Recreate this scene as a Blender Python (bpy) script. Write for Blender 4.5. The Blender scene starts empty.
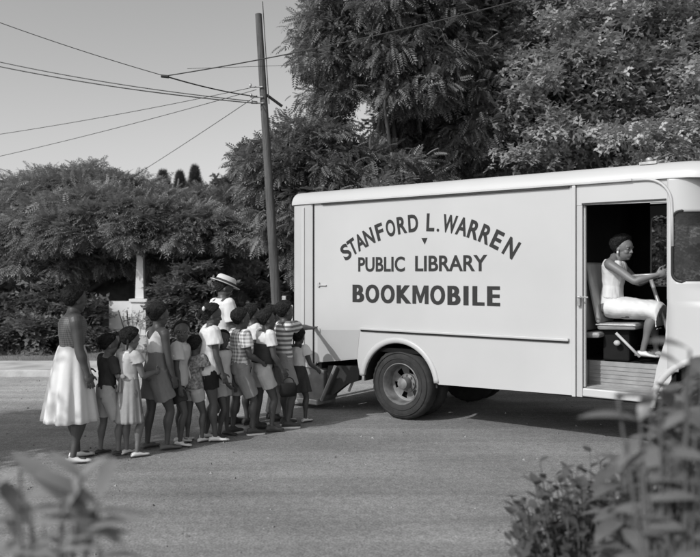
import bpy, bmesh, math, random
import numpy as np
from mathutils import Vector, Matrix, noise
from mathutils.geometry import tessellate_polygon
R = math.radians
scene = bpy.context.scene
col = scene.collection
CH = 1.75          # camera height
F = 760.0          # focal length in photo pixels
def at(px, py, Y): return Vector(((px - 350) / F * Y, Y, CH - (py - 273) / F * Y))
def gnd(px, py):
    Y = F * CH / (py - 273); return Vector(((px - 350) / F * Y, Y, 0))

# ------------------------------------------------------------------ materials
def nodes_of(m):
    m.use_nodes = True
    return m.node_tree.nodes, m.node_tree.links, m.node_tree.nodes['Principled BSDF']
def g3(v): return (v, v, v, 1)
def mat(name, v, rough=.6, var=.12, scale=3.0, bump=0.0, bscale=40.0, spec=.4, metal=0.0, detail=5.0, stretch=None, rr=0.0):
    m = bpy.data.materials.new(name); N, L, P = nodes_of(m)
    tc = N.new('ShaderNodeTexCoord'); src = tc.outputs['Object']
    if stretch:
        mp = N.new('ShaderNodeMapping'); mp.inputs['Scale'].default_value = stretch
        L.new(src, mp.inputs[0]); src = mp.outputs[0]
    no = N.new('ShaderNodeTexNoise'); no.inputs['Scale'].default_value = scale; no.inputs['Detail'].default_value = detail
    L.new(src, no.inputs['Vector'])
    cr = N.new('ShaderNodeValToRGB'); cr.color_ramp.elements[0].position = .28; cr.color_ramp.elements[1].position = .72
    cr.color_ramp.elements[0].color = g3(v * (1 - var)); cr.color_ramp.elements[1].color = g3(min(1, v * (1 + var)))
    L.new(no.outputs['Fac'], cr.inputs[0]); L.new(cr.outputs[0], P.inputs['Base Color'])
    P.inputs['Roughness'].default_value = rough; P.inputs['Metallic'].default_value = metal
    P.inputs['Specular IOR Level'].default_value = spec
    if rr:
        mr = N.new('ShaderNodeMapRange'); mr.inputs['To Min'].default_value = rough - rr; mr.inputs['To Max'].default_value = rough + rr
        L.new(no.outputs['Fac'], mr.inputs['Value']); L.new(mr.outputs[0], P.inputs['Roughness'])
    if bump:
        n2 = N.new('ShaderNodeTexNoise'); n2.inputs['Scale'].default_value = bscale; n2.inputs['Detail'].default_value = 4
        L.new(src, n2.inputs['Vector'])
        b = N.new('ShaderNodeBump'); b.inputs['Strength'].default_value = bump; b.inputs['Distance'].default_value = .02
        L.new(n2.outputs['Fac'], b.inputs['Height']); L.new(b.outputs[0], P.inputs['Normal'])
    return m
def cloth(name, v, var=.1): return mat(name, v, .9, var, 9, .12, 25, .1)
def stripe_mat(name, a, b, freq, axis='Z', both=False):
    m = bpy.data.materials.new(name); N, L, P = nodes_of(m)
    tc = N.new('ShaderNodeTexCoord'); sp = N.new('ShaderNodeSeparateXYZ'); L.new(tc.outputs['Object'], sp.inputs[0])
    def band(sock):
        mu = N.new('ShaderNodeMath'); mu.operation = 'MULTIPLY'; mu.inputs[1].default_value = freq; L.new(sock, mu.inputs[0])
        fr = N.new('ShaderNodeMath'); fr.operation = 'FRACT'; L.new(mu.outputs[0], fr.inputs[0])
        gt = N.new('ShaderNodeMath'); gt.operation = 'GREATER_THAN'; gt.inputs[1].default_value = .5; L.new(fr.outputs[0], gt.inputs[0])
        return gt.outputs[0]
    f = band(sp.outputs['Z'])
    if both:
        f2 = band(sp.outputs['Y']); ad = N.new('ShaderNodeMath'); ad.operation = 'ADD'; L.new(f, ad.inputs[0]); L.new(f2, ad.inputs[1])
        hf = N.new('ShaderNodeMath'); hf.operation = 'MULTIPLY'; hf.inputs[1].default_value = .5; L.new(ad.outputs[0], hf.inputs[0]); f = hf.outputs[0]
    mx = N.new('ShaderNodeMix'); mx.data_type = 'RGBA'; L.new(f, mx.inputs['Factor'])
    mx.inputs['A'].default_value = g3(a); mx.inputs['B'].default_value = g3(b); L.new(mx.outputs['Result'], P.inputs['Base Color'])
    P.inputs['Roughness'].default_value = .9; P.inputs['Specular IOR Level'].default_value = .1
    return m
def leafmat(name, v, var=.35, rough=.5, trans=.25, scale=1.3):
    m = mat(name, v, rough, var, scale, spec=.45)
    N, L = m.node_tree.nodes, m.node_tree.links
    P = N['Principled BSDF']; out = [n for n in N if n.type == 'OUTPUT_MATERIAL'][0]
    t = N.new('ShaderNodeBsdfTranslucent'); t.inputs['Color'].default_value = g3(min(1, v * 1.6))
    mx = N.new('ShaderNodeMixShader'); mx.inputs[0].default_value = trans
    L.new(P.outputs[0], mx.inputs[1]); L.new(t.outputs[0], mx.inputs[2]); L.new(mx.outputs[0], out.inputs[0])
    return m
M = {}
M['paint'] = mat('white_paint', .425, .42, .06, .9, .14, 1.6, .5, rr=.08, detail=8)
M['paint2'] = mat('white_paint_aged', .39, .5, .06, 2.0, .05, 4.0, .4)
M['paintgrey'] = mat('grey_paint', .38, .5, .06, 2.5, .04, 5.0, .4)
M['letter'] = mat('sign_paint', .032, .7, .15, 8, spec=.15)
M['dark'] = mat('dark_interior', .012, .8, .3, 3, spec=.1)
M['black'] = mat('black_metal', .02, .55, .3, 6, .1, 30)
M['rubber'] = mat('tyre_rubber', .032, .8, .3, 9, .25, 60, .25)
M['rim'] = mat('painted_rim', .15, .5, .5, 11, .15, 25)
M['steel'] = mat('worn_steel', .33, .45, .3, 9, .1, 30, .5, .5)
M['floorm'] = mat('step_metal', .25, .55, .2, 9, .1, 40)
M['vinyl'] = mat('seat_vinyl', .26, .35, .2, 6, .1, 20, .5)
M['concrete'] = mat('kerb_concrete', .42, .85, .3, 2.5, .3, 30)
M['house'] = mat('house_white', .6, .7, .06, 3)
M['roofing'] = mat('roof_shingle', .1, .9, .3, 5, .3, 20)
M['wallshade'] = mat('wall_painted_shade', .07, .9, .3, 6)  # shade on the house wall, put into its dark colour
M['wood'] = mat('weathered_pole', .085, .9, .45, 9, .9, 30, stretch=(4, 4, .2))
M['bark'] = mat('bark', .07, .9, .35, 7, .6, 15, stretch=(2, 2, .5))
M['wire'] = mat('wire_black', .03, .7, .1)
M['soil'] = mat('grassy_soil', .16, .95, .3, .8, .5, 12)
M['eyew'] = mat('eye_white', .25, .3, .02); M['eyeb'] = mat('iris_dark', .01, .2, .02)
M['lamp'] = mat('marker_lens', .25, .2, .1)
def glassmat():
    m = bpy.data.materials.new('window_glass'); N, L, P = nodes_of(m)
    P.inputs['Base Color'].default_value = g3(.02); P.inputs['Roughness'].default_value = .03
    P.inputs['Alpha'].default_value = .45
    return m
M['glass'] = glassmat()

def road_mat():
    m = bpy.data.materials.new('dusty_road'); N, L, P = nodes_of(m)
    tc = N.new('ShaderNodeTexCoord')
    def nz(scale, detail=6, st=None, rot=0):
        n = N.new('ShaderNodeTexNoise'); n.inputs['Scale'].default_value = scale; n.inputs['Detail'].default_value = detail
        mp = N.new('ShaderNodeMapping'); mp.inputs['Rotation'].default_value = (0, 0, rot)
        if st: mp.inputs['Scale'].default_value = st
        L.new(tc.outputs['Object'], mp.inputs[0]); L.new(mp.outputs[0], n.inputs['Vector']); return n
    a = nz(.55, 6); b = nz(1.3, 5, (.14, 2.4, 1), R(8)); c = nz(70, 3); d = nz(14, 4)
    def ramp(n, lo, hi, p0=.3, p1=.7):
        r = N.new('ShaderNodeMapRange'); r.inputs['From Min'].default_value = p0; r.inputs['From Max'].default_value = p1
        r.inputs['To Min'].default_value = lo; r.inputs['To Max'].default_value = hi; L.new(n.outputs['Fac'], r.inputs['Value']); return r.outputs[0]
    def mul(x, y):
        q = N.new('ShaderNodeMath'); q.operation = 'MULTIPLY'; L.new(x, q.inputs[0]); L.new(y, q.inputs[1]); return q.outputs[0]
    v = mul(mul(ramp(a, .74, 1.2), ramp(b, .78, 1.14)), mul(ramp(c, .62, 1.34), ramp(d, .86, 1.12)))
    k = N.new('ShaderNodeMath'); k.operation = 'MULTIPLY'; k.inputs[1].default_value = ROADV
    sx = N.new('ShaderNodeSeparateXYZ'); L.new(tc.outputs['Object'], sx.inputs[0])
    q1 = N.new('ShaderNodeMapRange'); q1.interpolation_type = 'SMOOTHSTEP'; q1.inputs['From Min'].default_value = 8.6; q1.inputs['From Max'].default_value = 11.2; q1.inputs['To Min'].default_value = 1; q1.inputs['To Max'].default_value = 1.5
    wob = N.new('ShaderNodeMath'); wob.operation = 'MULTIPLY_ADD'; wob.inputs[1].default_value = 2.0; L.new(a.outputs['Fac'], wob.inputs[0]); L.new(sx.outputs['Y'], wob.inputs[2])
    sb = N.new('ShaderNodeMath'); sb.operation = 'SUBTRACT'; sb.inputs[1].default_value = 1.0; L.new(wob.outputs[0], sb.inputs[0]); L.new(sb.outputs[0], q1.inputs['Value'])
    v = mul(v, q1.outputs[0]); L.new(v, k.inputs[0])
    L.new(k.outputs[0], P.inputs['Base Color']); P.inputs['Roughness'].default_value = .92; P.inputs['Specular IOR Level'].default_value = .2
    bp = N.new('ShaderNodeBump'); bp.inputs['Strength'].default_value = .22; bp.inputs['Distance'].default_value = .02
    ad = N.new('ShaderNodeMath'); ad.operation = 'ADD'; L.new(c.outputs['Fac'], ad.inputs[0]); L.new(d.outputs['Fac'], ad.inputs[1])
    L.new(ad.outputs[0], bp.inputs['Height']); L.new(bp.outputs[0], P.inputs['Normal'])
    return m
ROADV = .225
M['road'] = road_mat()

# ------------------------------------------------------------------ helpers
def tag(o, label=None, cat=None, group=None, kind=None):
    if label: o['label'] = label
    if cat: o['category'] = cat
    if group: o['group'] = group
    if kind: o['kind'] = kind
    return o
def empty(name, loc=(0, 0, 0), rz=0, label=None, cat=None, group=None):
    o = bpy.data.objects.new(name, None); col.objects.link(o); o.location = loc; o.rotation_euler = (0, 0, rz)
    o.empty_display_size = .2
    return tag(o, label, cat, group)
def link(name, bm, m, parent=None, smooth=None, bevel=0, autos=None):
    me = bpy.data.meshes.new(name)
    bmesh.ops.recalc_face_normals(bm, faces=bm.faces[:])
    bm.to_mesh(me); bm.free()
    ms = m if isinstance(m, list) else [m]
    for x in ms: me.materials.append(x)
    o = bpy.data.objects.new(name, me); col.objects.link(o)
    if smooth: me.polygons.foreach_set('use_smooth', [True] * len(me.polygons))
    if parent: o.parent = parent
    if bevel:
        b = o.modifiers.new('bev', 'BEVEL'); b.width = bevel; b.segments = 2; b.limit_method = 'ANGLE'; b.angle_limit = R(35)
    if autos:
        me.polygons.foreach_set('use_smooth', [True] * len(me.polygons))
        me.set_sharp_from_angle(angle=R(autos))
    return o
def box(bm, x0, x1, y0, y1, z0, z1, mt=None):
    vs = [bm.verts.new((x, y, z)) for x in (x0, x1) for y in (y0, y1) for z in (z0, z1)]
    for f in ((0, 1, 3, 2), (4, 6, 7, 5), (0, 4, 5, 1), (2, 3, 7, 6), (0, 2, 6, 4), (1, 5, 7, 3)): bm.faces.new([vs[i] for i in f])
    if mt is not None: bmesh.ops.transform(bm, matrix=mt, verts=vs)
def loft(bm, rings, n=20, cap0=True, cap1=True, fn=None):
    """rings: (center, axis a, axis b)"""
    prev = None; first = None
    for k, (c, a, b) in enumerate(rings):
        c, a, b = Vector(c), Vector(a), Vector(b); vs = []
        for i in range(n):
            t = 2 * math.pi * i / n; q = fn(k, t) if fn else 1
            vs.append(bm.verts.new(c + (a * math.cos(t) + b * math.sin(t)) * q))
        if prev:
            for i in range(n): bm.faces.new((prev[i], prev[(i + 1) % n], vs[(i + 1) % n], vs[i]))
        else: first = vs
        prev = vs
    if cap0: bm.faces.new(first[::-1])
    if cap1: bm.faces.new(prev)
def frame_of(d):
    d = Vector(d).normalized(); h = Vector((0, 0, 1)) if abs(d.z) < .9 else Vector((1, 0, 0))
    a = d.cross(h).normalized(); return d, a, d.cross(a).normalized()
def tube(bm, pts, rad, n=10, cap=True):
    pts = [Vector(p) for p in pts]; rr = rad if isinstance(rad, (list, tuple)) else [rad] * len(pts); rings = []
    a0 = None
    for i, p in enumerate(pts):
        d = (pts[min(i + 1, len(pts) - 1)] - pts[max(i - 1, 0)])
        dd, a, b = frame_of(d)
        if a0 is not None:
            a = (a0 - dd * a0.dot(dd)).normalized(); b = dd.cross(a)
        a0 = a
        rings.append((p, a * rr[i], b * rr[i]))
    loft(bm, rings, n, cap, cap)
def capsule(bm, p0, r0, p1, r1, n=12):
    p0, p1 = Vector(p0), Vector(p1); d = p1 - p0
    if d.length < 1e-6: return
    dd, a, b = frame_of(d); rings = []
    for t in (-80, -50, -20): rings.append((p0 + dd * r0 * math.sin(R(t)), a * r0 * math.cos(R(t)), b * r0 * math.cos(R(t))))
    for t in (20, 50, 80): rings.append((p1 + dd * r1 * math.sin(R(t)), a * r1 * math.cos(R(t)), b * r1 * math.cos(R(t))))
    loft(bm, rings, n)
def limb(bm, pts, rad, n=16, sub=5):
    """one smooth tapering tube through the joints, rounded at both ends"""
    P = [np.array(p) for p in pts]; Rr = list(rad); P = [2 * P[0] - P[1]] + P + [2 * P[-1] - P[-2]]; Rr = [Rr[0]] + Rr + [Rr[-1]]
    out = []; ro = []
    for i in range(1, len(P) - 2):
        for k in range(sub):
            t = k / sub; a, b, c, d = P[i - 1], P[i], P[i + 1], P[i + 2]
            cr = .5 * (2 * b + (c - a) * t + (2 * a - 5 * b + 4 * c - d) * t * t + (3 * b - a - 3 * c + d) * t ** 3)
            u = t * t * (3 - 2 * t); out.append(cr * .7 + (b + (c - b) * t) * .3 if 0 < t < 1 else cr); ro.append(Rr[i] * (1 - u) + Rr[i + 1] * u)
    out.append(P[-2]); ro.append(Rr[-2])
    d0 = (out[0] - out[1]); d0 = d0 / np.linalg.norm(d0); d1 = (out[-1] - out[-2]); d1 = d1 / np.linalg.norm(d1)
    A = [(out[0] + d0 * ro[0] * math.sin(R(t)), ro[0] * math.cos(R(t))) for t in (82, 55, 28)]; Z = [(out[-1] + d1 * ro[-1] * math.sin(R(t)), ro[-1] * math.cos(R(t))) for t in (28, 55, 82)]
    al = A + list(zip(out, ro)) + Z
    tube(bm, [Vector(p) for p, _ in al], [r for _, r in al], n)
def ellips(bm, c, rad, rot=None, sub=2):
    r = bmesh.ops.create_icosphere(bm, subdivisions=sub, radius=1)
    mt = Matrix.Translation(Vector(c)) @ (rot.to_4x4() if rot else Matrix()) @ Matrix.Diagonal((*rad, 1))
    bmesh.ops.transform(bm, matrix=mt, verts=r['verts'])
def polyslab(bm, outer, holes, v0, v1):
    """polygon in local (x,z), extruded along y from v0 to v1"""
    loops = [outer] + holes
    tris = tessellate_polygon([[Vector((p[0], p[1], 0)) for p in lp] for lp in loops])
    flat = [p for lp in loops for p in lp]
    A = [bm.verts.new((p[0], v0, p[1])) for p in flat]; B = [bm.verts.new((p[0], v1, p[1])) for p in flat]
    for t in tris:
        try: bm.faces.new([A[i] for i in t]); bm.faces.new([B[i] for i in reversed(t)])
        except ValueError: pass
    k = 0
    for lp in loops:
        n = len(lp)
        for i in range(n): bm.faces.new((A[k + i], A[k + (i + 1) % n], B[k + (i + 1) % n], B[k + i]))
        k += n
def rrect(x0, x1, z0, z1, r, n=6):
    o = []
    for cx, cz, a in ((x1 - r, z1 - r, 0), (x0 + r, z1 - r, 90), (x0 + r, z0 + r, 180), (x1 - r, z0 + r, 270)):
        for i in range(n + 1): t = R(a + 90 * i / n); o.append((cx + r * math.cos(t), cz + r * math.sin(t)))
    return o
def remeshed(name, bm, mats, parent, vox, smooth_it=3, wrinkle=0, wscale=14, cut=None, paint=None, seed=0):
    bmesh.ops.recalc_face_normals(bm, faces=bm.faces[:])
    me = bpy.data.meshes.new('tmp'); bm.to_mesh(me); bm.free()
    o = bpy.data.objects.new('tmp', me); col.objects.link(o)
    r = o.modifiers.new('r', 'REMESH'); r.mode = 'VOXEL'; r.voxel_size = vox; r.use_smooth_shade = True
    if smooth_it:
        s = o.modifiers.new('s', 'SMOOTH'); s.factor = .5; s.iterations = smooth_it
    dg = bpy.context.evaluated_depsgraph_get()
    out = bpy.data.meshes.new_from_object(o.evaluated_get(dg))
    bpy.data.objects.remove(o); bpy.data.meshes.remove(me)
    out.name = name
    if wrinkle or cut:
        b = bmesh.new(); b.from_mesh(out)
        if wrinkle:
            b.normal_update(); off = Vector((seed * 3.1, seed, 0))
            for v in b.verts:
                p = v.co; q = Vector((p.x * wscale, p.y * wscale, p.z * wscale * .5 + p.x * 6)) + off
                v.co = p + v.normal * wrinkle * (.35 + noise.noise(q) * 1.0 + .5 * noise.noise(q * 2.3))
        if cut:
            bmesh.ops.delete(b, geom=[v for v in b.verts if cut(v.co)], context='VERTS')
        b.to_mesh(out); b.free()
    out.materials.clear()
    for m in (mats if isinstance(mats, list) else [mats]): out.materials.append(m)
    if paint:
        for p in out.polygons:
            k = paint(p.center)
            p.material_index = k
    out.polygons.foreach_set('use_smooth', [True] * len(out.polygons))
    o = bpy.data.objects.new(name, out); col.objects.link(o); o.parent = parent
    return o

# ------------------------------------------------------------------ ground
bm = bmesh.new(); S_ = 600
bmesh.ops.create_grid(bm, x_segments=8, y_segments=8, size=S_)
tag(link('ground', bm, M['soil']), kind='structure')
bm = bmesh.new()
vs = [bm.verts.new(p) for p in ((-90, 3.9, .004), (90, 3.9, .004), (90, 12.75, .004), (-90, 12.75, .004))]
bm.faces.new(vs); bmesh.ops.subdivide_edges(bm, edges=bm.edges[:], cuts=6, use_grid_fill=True)
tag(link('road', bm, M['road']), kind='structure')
bm = bmesh.new(); box(bm, -90, 90, 12.76, 12.92, -.05, .12)
tag(link('kerb', bm, M['concrete'], bevel=.02), kind='structure')
bm = bmesh.new(); box(bm, -90, 90, 12.925, 14.3, -.05, .10)
tag(link('pavement', bm, M['concrete']), kind='structure')

# ------------------------------------------------------------------ foliage
rng = np.random.default_rng(7)
def pebbles():
    n = 2600; V = []; Fc = []
    base = np.array([(1, 0, 0), (-.5, .87, 0), (-.5, -.87, 0), (0, 0, .9)]) 
    x = rng.uniform(-8, 8, n); y = 4.3 + 8 * rng.random(n); sz = .005 + .014 * rng.random(n) ** 3; a = rng.random(n) * 6.28
    c, s_ = np.cos(a), np.sin(a); B_ = np.repeat(base[None], n, 0) * (.7 + .6 * rng.random((n, 4, 1)))
    X = B_[..., 0] * c[:, None] - B_[..., 1] * s_[:, None]; Y = B_[..., 0] * s_[:, None] + B_[..., 1] * c[:, None]
    P = np.stack([X * sz[:, None] + x[:, None], Y * sz[:, None] + y[:, None], B_[..., 2] * sz[:, None] + .003], 2).reshape(-1, 3)
    me = bpy.data.meshes.new('loose_grit'); me.from_pydata(P.tolist(), [], [(4 * i + p, 4 * i + q, 4 * i + r) for i in range(n) for p, q, r in ((0, 1, 3), (1, 2, 3), (2, 0, 3))])
    me.materials.append(mat('grit', .17, .9, .8, 2.5)); o = bpy.data.objects.new('loose_grit', me); col.objects.link(o); tag(o, 'loose grit scattered over the road', 'grit', kind='stuff')
pebbles()
def frond_template(kind):
    """returns verts (n,4,3) quads for unit-length leaf along +x, normal +z"""
    q = []
    def leaflet(base, d, w, ln):
        d = np.array(d, float); d /= np.linalg.norm(d); s = np.cross([0, 0, 1.], d); s /= np.linalg.norm(s)
        b = np.array(base, float)
        q.append([b, b + d * ln * .45 + s * w, b + d * ln + np.array([0, 0, -.12 * ln]), b + d * ln * .45 - s * w])
    if kind == 'fine':
        for i in range(6):
            x = .15 + i * .15; z = -.28 * x * x
            for sg in (-1, 1): leaflet((x, 0, z), (.55, sg, -.25), .045, .34 * (1 - .5 * abs(x - .5)))
        leaflet((.95, 0, -.25), (1, 0, -.5), .05, .22)
    elif kind == 'walnut':
        for i in range(6):
            x = .18 + i * .145; z = -.4 * x * x
            for sg in (-1, 1): leaflet((x, 0, z), (.45, sg, -.35), .062, .36 * (1 - .4 * abs(x - .5)))
        leaflet((1.0, 0, -.4), (1, 0, -.8), .06, .26)
    elif kind == 'oval':
        for k in range(5):
            a = k * 2.4; leaflet((.1 + k * .15, 0, -.05 * k), (math.cos(a) + .7, math.sin(a), .1), .12, .42)
    elif kind == 'needle':
        for k in range(8):
            a = k * .8; leaflet((.05 + k * .11, 0, 0), (1, math.sin(a) * .8, math.cos(a) * .6), .025, .4)
    return np.array(q)
TPL = {k: frond_template(k) for k in ('fine', 'walnut', 'oval', 'needle')}
def leaf_mesh(name, pos, dirs, scale, kind, m, parent=None, upj=.35):
    n = len(pos); T = TPL[kind]; nq = len(T)
    x = dirs / (np.linalg.norm(dirs, axis=1, keepdims=True) + 1e-9)
    up = np.tile([0, 0, 1.], (n, 1)) + rng.normal(0, upj, (n, 3))
    y = np.cross(up, x); y /= (np.linalg.norm(y, axis=1, keepdims=True) + 1e-9); z = np.cross(x, y)
    Rm = np.stack([x, y, z], axis=2)
    V = np.einsum('nij,qkj->nqki', Rm, T) * scale[:, None, None, None] + pos[:, None, None, :]
    V = V.reshape(-1, 3).astype(np.float32); nf = n * nq
    me = bpy.data.meshes.new(name); me.vertices.add(len(V)); me.vertices.foreach_set('co', V.ravel())
    me.loops.add(nf * 4); me.loops.foreach_set('vertex_index', np.arange(nf * 4, dtype=np.int32))
    me.polygons.add(nf); me.polygons.foreach_set('loop_start', np.arange(0, nf * 4, 4, dtype=np.int32))
    me.polygons.foreach_set('loop_total', np.full(nf, 4, dtype=np.int32)); me.update(calc_edges=True)
    me.materials.append(m)
    o = bpy.data.objects.new(name, me); col.objects.link(o)
    if parent: o.parent = parent
    return o
def crown_pts(c, rad, nclump, per, clump_r, shell=.65, zmin=-.35, flat=.35, lump=.18, droop=.2, gaps=None, top=9, rj=0):
    """leaf clumps through the crown volume, thicker near its uneven outer surface"""
    P, D, C = [], [], []
    c = np.array(c, float); rad = np.array(rad, float); k = 0
    while k < nclump:
        d = rng.normal(size=3); d /= np.linalg.norm(d)
        if d[2] < zmin: continue
        lm = 1 + lump * (noise.noise(Vector(d * 2.6) + Vector(c)) * 1.6)
        rr = (shell + (1 - shell) * rng.random() ** .6) if rng.random() < .8 else rng.random() * shell
        cc = c + d * rad * rr * lm
        if gaps and any(gp(cc) for gp in gaps): k += .2; continue
        k += 1; C.append(cc)
        dd = rng.normal(size=(per, 3)); dd /= np.linalg.norm(dd, axis=1, keepdims=True)
        dd[:, 2] = dd[:, 2] * flat; dd += d * .55
        p = cc + dd * clump_r * rng.random((per, 1)) * np.array([1, 1, .55])
        dd[:, 2] = np.minimum(dd[:, 2] - droop, top)
        if rj: dd += rng.normal(0, rj, dd.shape)
        P.append(p); D.append(dd)
    return np.concatenate(P), np.concatenate(D), C
def tree(name, label, base, crowns, kind, m, leaf, group=None, trunk_r=.2, cat='tree', limbs=26, fork=None, per=26, trunk=True, gaps=None, **kw):
    base = Vector(base); t = empty(name, base, 0, label, cat, group)
    P, D, C = [], [], []
    for (c, rad, ncl, cr) in crowns:
        p, d, cc = crown_pts(np.array(c) - np.array(base), rad, ncl, per, cr, gaps=gaps, **kw); P.append(p); D.append(d); C += cc
    P = np.concatenate(P); D = np.concatenate(D)
    sc = leaf * (.7 + .6 * rng.random(len(P)))
    leaf_mesh('crown', P, D, sc, kind, m, t)
    if not trunk: return t
    bm = bmesh.new(); cz = min(c[0][2] for c in crowns)
    fk = Vector((rng.normal() * .1, rng.normal() * .1, fork or cz * .45))
    tube(bm, [(0, 0, -.1), (0, 0, .15), fk * .5 + Vector((.04, 0, 0)), fk], [trunk_r * 1.5, trunk_r * 1.15, trunk_r, trunk_r * .85], 12)
    idx = rng.choice(len(C), min(limbs, len(C)), replace=False)
    for i in idx:
        e = Vector(C[i]); mid = fk.lerp(e, .5) + Vector((rng.normal() * .2, rng.normal() * .2, .25))
        tube(bm, [fk - Vector((0, 0, .15)), fk.lerp(mid, .5), mid, e], [trunk_r * .55, trunk_r * .38, trunk_r * .22, trunk_r * .06], 7)
    link('trunk', bm, M['bark'], t, smooth=True)
    return t
L1 = leafmat('leaves_feathery', .20); L2 = leafmat('leaves_walnut', .16, .4); L3 = leafmat('leaves_dark', .10); L4 = leafmat('needles', .10, trans=.1)
L5 = leafmat('leaves_hedge', .14); L6 = leafmat('leaves_bush', .14, .3, .4, .25, 5); L7 = leafmat('leaves_pale', .22, .2, .35, .2, 3)

# left domed tree and its neighbours
a = at(92, 250, 21)
tree('feathery_tree', 'broad domed feathery-leaved tree filling the left of the view, its crown top highest there',
     (a.x - .6, 21, 0), [((at(70, 250, 21).x, 21, 2.15), (3.3, 3.0, 2.3), 520, .5), ((at(-20, 250, 21).x, 21.5, 2.0), (2.6, 2.6, 1.7), 200, .5), ((at(150, 250, 20).x, 20.5, 2.1), (1.9, 1.8, 1.3), 170, .45), ((at(135, 0, 17.2).x, 17.25, 2.55), (2.3, .3, .75), 110, .28), ((at(120, 0, 18.5).x, 18.3, 3.0), (2.2, .8, .6), 90, .4)],
     'fine', L1, .29, trunk_r=.17, per=80, fork=1.1, zmin=-.15, lump=.08, droop=.12, flat=.6, shell=.75, top=.5, rj=.5)
tree('feathery_tree', 'darker spreading tree behind the man in the pale hat',
     (at(225, 250, 24).x, 24, 0), [((at(222, 250, 24).x, 24, 2.5), (3.0, 2.4, 1.75), 420, .55), ((at(160, 250, 25).x, 25, 2.3), (2.4, 2.4, 1.75), 230, .6)],
     'fine', leafmat('leaves_feathery_dark', .14), .30, trunk_r=.17, per=64, top=.5, rj=.5, fork=1.4, zmin=-.3, lump=.16, droop=.3)
tree('broadleaf_tree', 'round dark treetop just left of the utility pole',
     (at(250, 250, 33).x, 33, 0), [((at(247, 235, 33).x, 33, 4.1), (1.75, 1.6, 2.0), 170, .5)], 'oval', L3, .42, trunk_r=.2, per=34)
def conifer(px, ytop, Y, w, label):
    top = at(px, ytop, Y); t = empty('conifer_tree', (top.x, Y, 0), 0, label, 'conifer tree', 'conifers showing above the trees')
    n = 12000; h = rng.random(n) ** 1.05; z = top.z * (1 - h * .85); r = w * h * (.1 + .9 * rng.random(n)) * (1 + .15 * np.sin(z * 9))
    an = rng.random(n) * 6.283; P = np.stack([r * np.cos(an), r * np.sin(an), z], 1)
    D = np.stack([np.cos(an), np.sin(an), np.full(n, .5)], 1) + rng.normal(0, .5, (n, 3))
    leaf_mesh('crown', P, D, (.25 + .35 * rng.random(n)) * (.5 + 1.2 * h), 'needle', L4, t)
    bm = bmesh.new(); tube(bm, [(0, 0, -.1), (0, 0, top.z * .97)], [.22, .03], 8); link('trunk', bm, M['bark'], t, smooth=True)
conifer(163, 172, 44, 2.3, 'small pointed dark conifer top, leftmost of three beside the domed tree')
conifer(180, 173, 46, 1.7, 'narrow pointed dark conifer top, middle one of three')
conifer(195, 167, 47, 2.0, 'tallest narrow dark conifer top, rightmost of three')
# the big walnut behind the bookmobile, with a low bough reaching in front of the pole
def gapf(px0, px1, py0, py1, basex, basey):
    def f(c):
        Y = c[1] + basey; X = c[0] + basex; px = 350 + X / Y * F; py = 273 - (c[2] - CH) / Y * F
        return ((px - (px0 + px1) / 2) / ((px1 - px0) / 2)) ** 2 + ((py - (py0 + py1) / 2) / ((py1 - py0) / 2)) ** 2 < 1
    return f
bx_, by_ = at(395, 0, 14.5).x, 14.5
tree('walnut_tree', 'tall dark walnut with drooping leaflets, its low bough reaching across the utility pole',
     (bx_, by_, 0), [((at(392, 0, 14.5).x, 14.5, 6.5), (1.35, 1.6, 2.3), 240, .45), ((at(308, 0, 14).x, 14.2, 3.45), (1.05, 1.0, .85), 120, .36),
                  ((at(290, 0, 14.5).x, 14.8, 2.9), (.8, .8, 1.0), 50, .4), ((at(268, 0, 14.2).x, 14.2, 3.75), (.45, .4, .4), 26, .22), ((at(350, 0, 14).x, 14, 3.2), (1.2, 1.2, .9), 80, .45), ((at(352, 0, 14.5).x, 14.6, 5.6), (.75, .9, 1.2), 60, .4)],
     'walnut', L2, .21, trunk_r=.13, per=105, limbs=12, fork=2.6, zmin=-.9, shell=.4, droop=.15, rj=.75, flat=.7, lump=.25,
     gaps=[gapf(340, 396, 76, 144, bx_, by_), gapf(230, 305, -30, 80, bx_, by_), gapf(262, 306, 55, 112, bx_, by_)])
tree('walnut_tree', 'leafy tree rising above the middle of the bookmobile roof',
     (at(470, 0, 16).x, 16, 0), [((at(465, 0, 16).x, 16, 5.2), (1.9, 1.8, 3.1), 250, .6), ((at(432, 0, 17).x, 17.3, 6.9), (1.4, 1.5, 1.7), 120, .55)],
     'walnut', leafmat('leaves_mid', .17, .4), .21, trunk_r=.13, per=105, fork=2.4, zmin=-.9, shell=.35, droop=.15, rj=.75, flat=.7, lump=.25,
     gaps=[gapf(340, 398, 74, 146, at(470, 0, 16).x, 16), gapf(432, 452, 40, 90, at(470, 0, 16).x, 16)])
tree('broadleaf_tree', 'pale sunlit leafy tree above the cab at the right edge',
     (at(640, 0, 14.5).x, 14.5, 0), [((at(610, 0, 14.5).x, 14.5, 4.9), (2.1, 1.9, 3.2), 300, .6), ((at(715, 0, 14.5).x, 14.8, 5.0), (1.5, 1.6, 2.8), 150, .6), ((at(545, 0, 15).x, 15.3, 6.4), (1.5, 1.4, 1.9), 110, .6)],
     'oval', leafmat('leaves_light', .32, .4), .20, trunk_r=.13, per=95, fork=2.2, zmin=-.9, shell=.35, droop=.1, rj=.7, flat=.6, lump=.25)
tree('added_shade_tree', 'unseen leafy tree added past the left edge to shade the road behind the queue',
     (-7.9, 3.1, 0), [((-7.3, 4.5, 4.4), (1.35, 1.0, .7), 130, .4)], 'oval', L5, .24, trunk_r=.11, per=60, fork=2.6, zmin=-1, shell=.3)  # out of view, added to cast shade on the road
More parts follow.
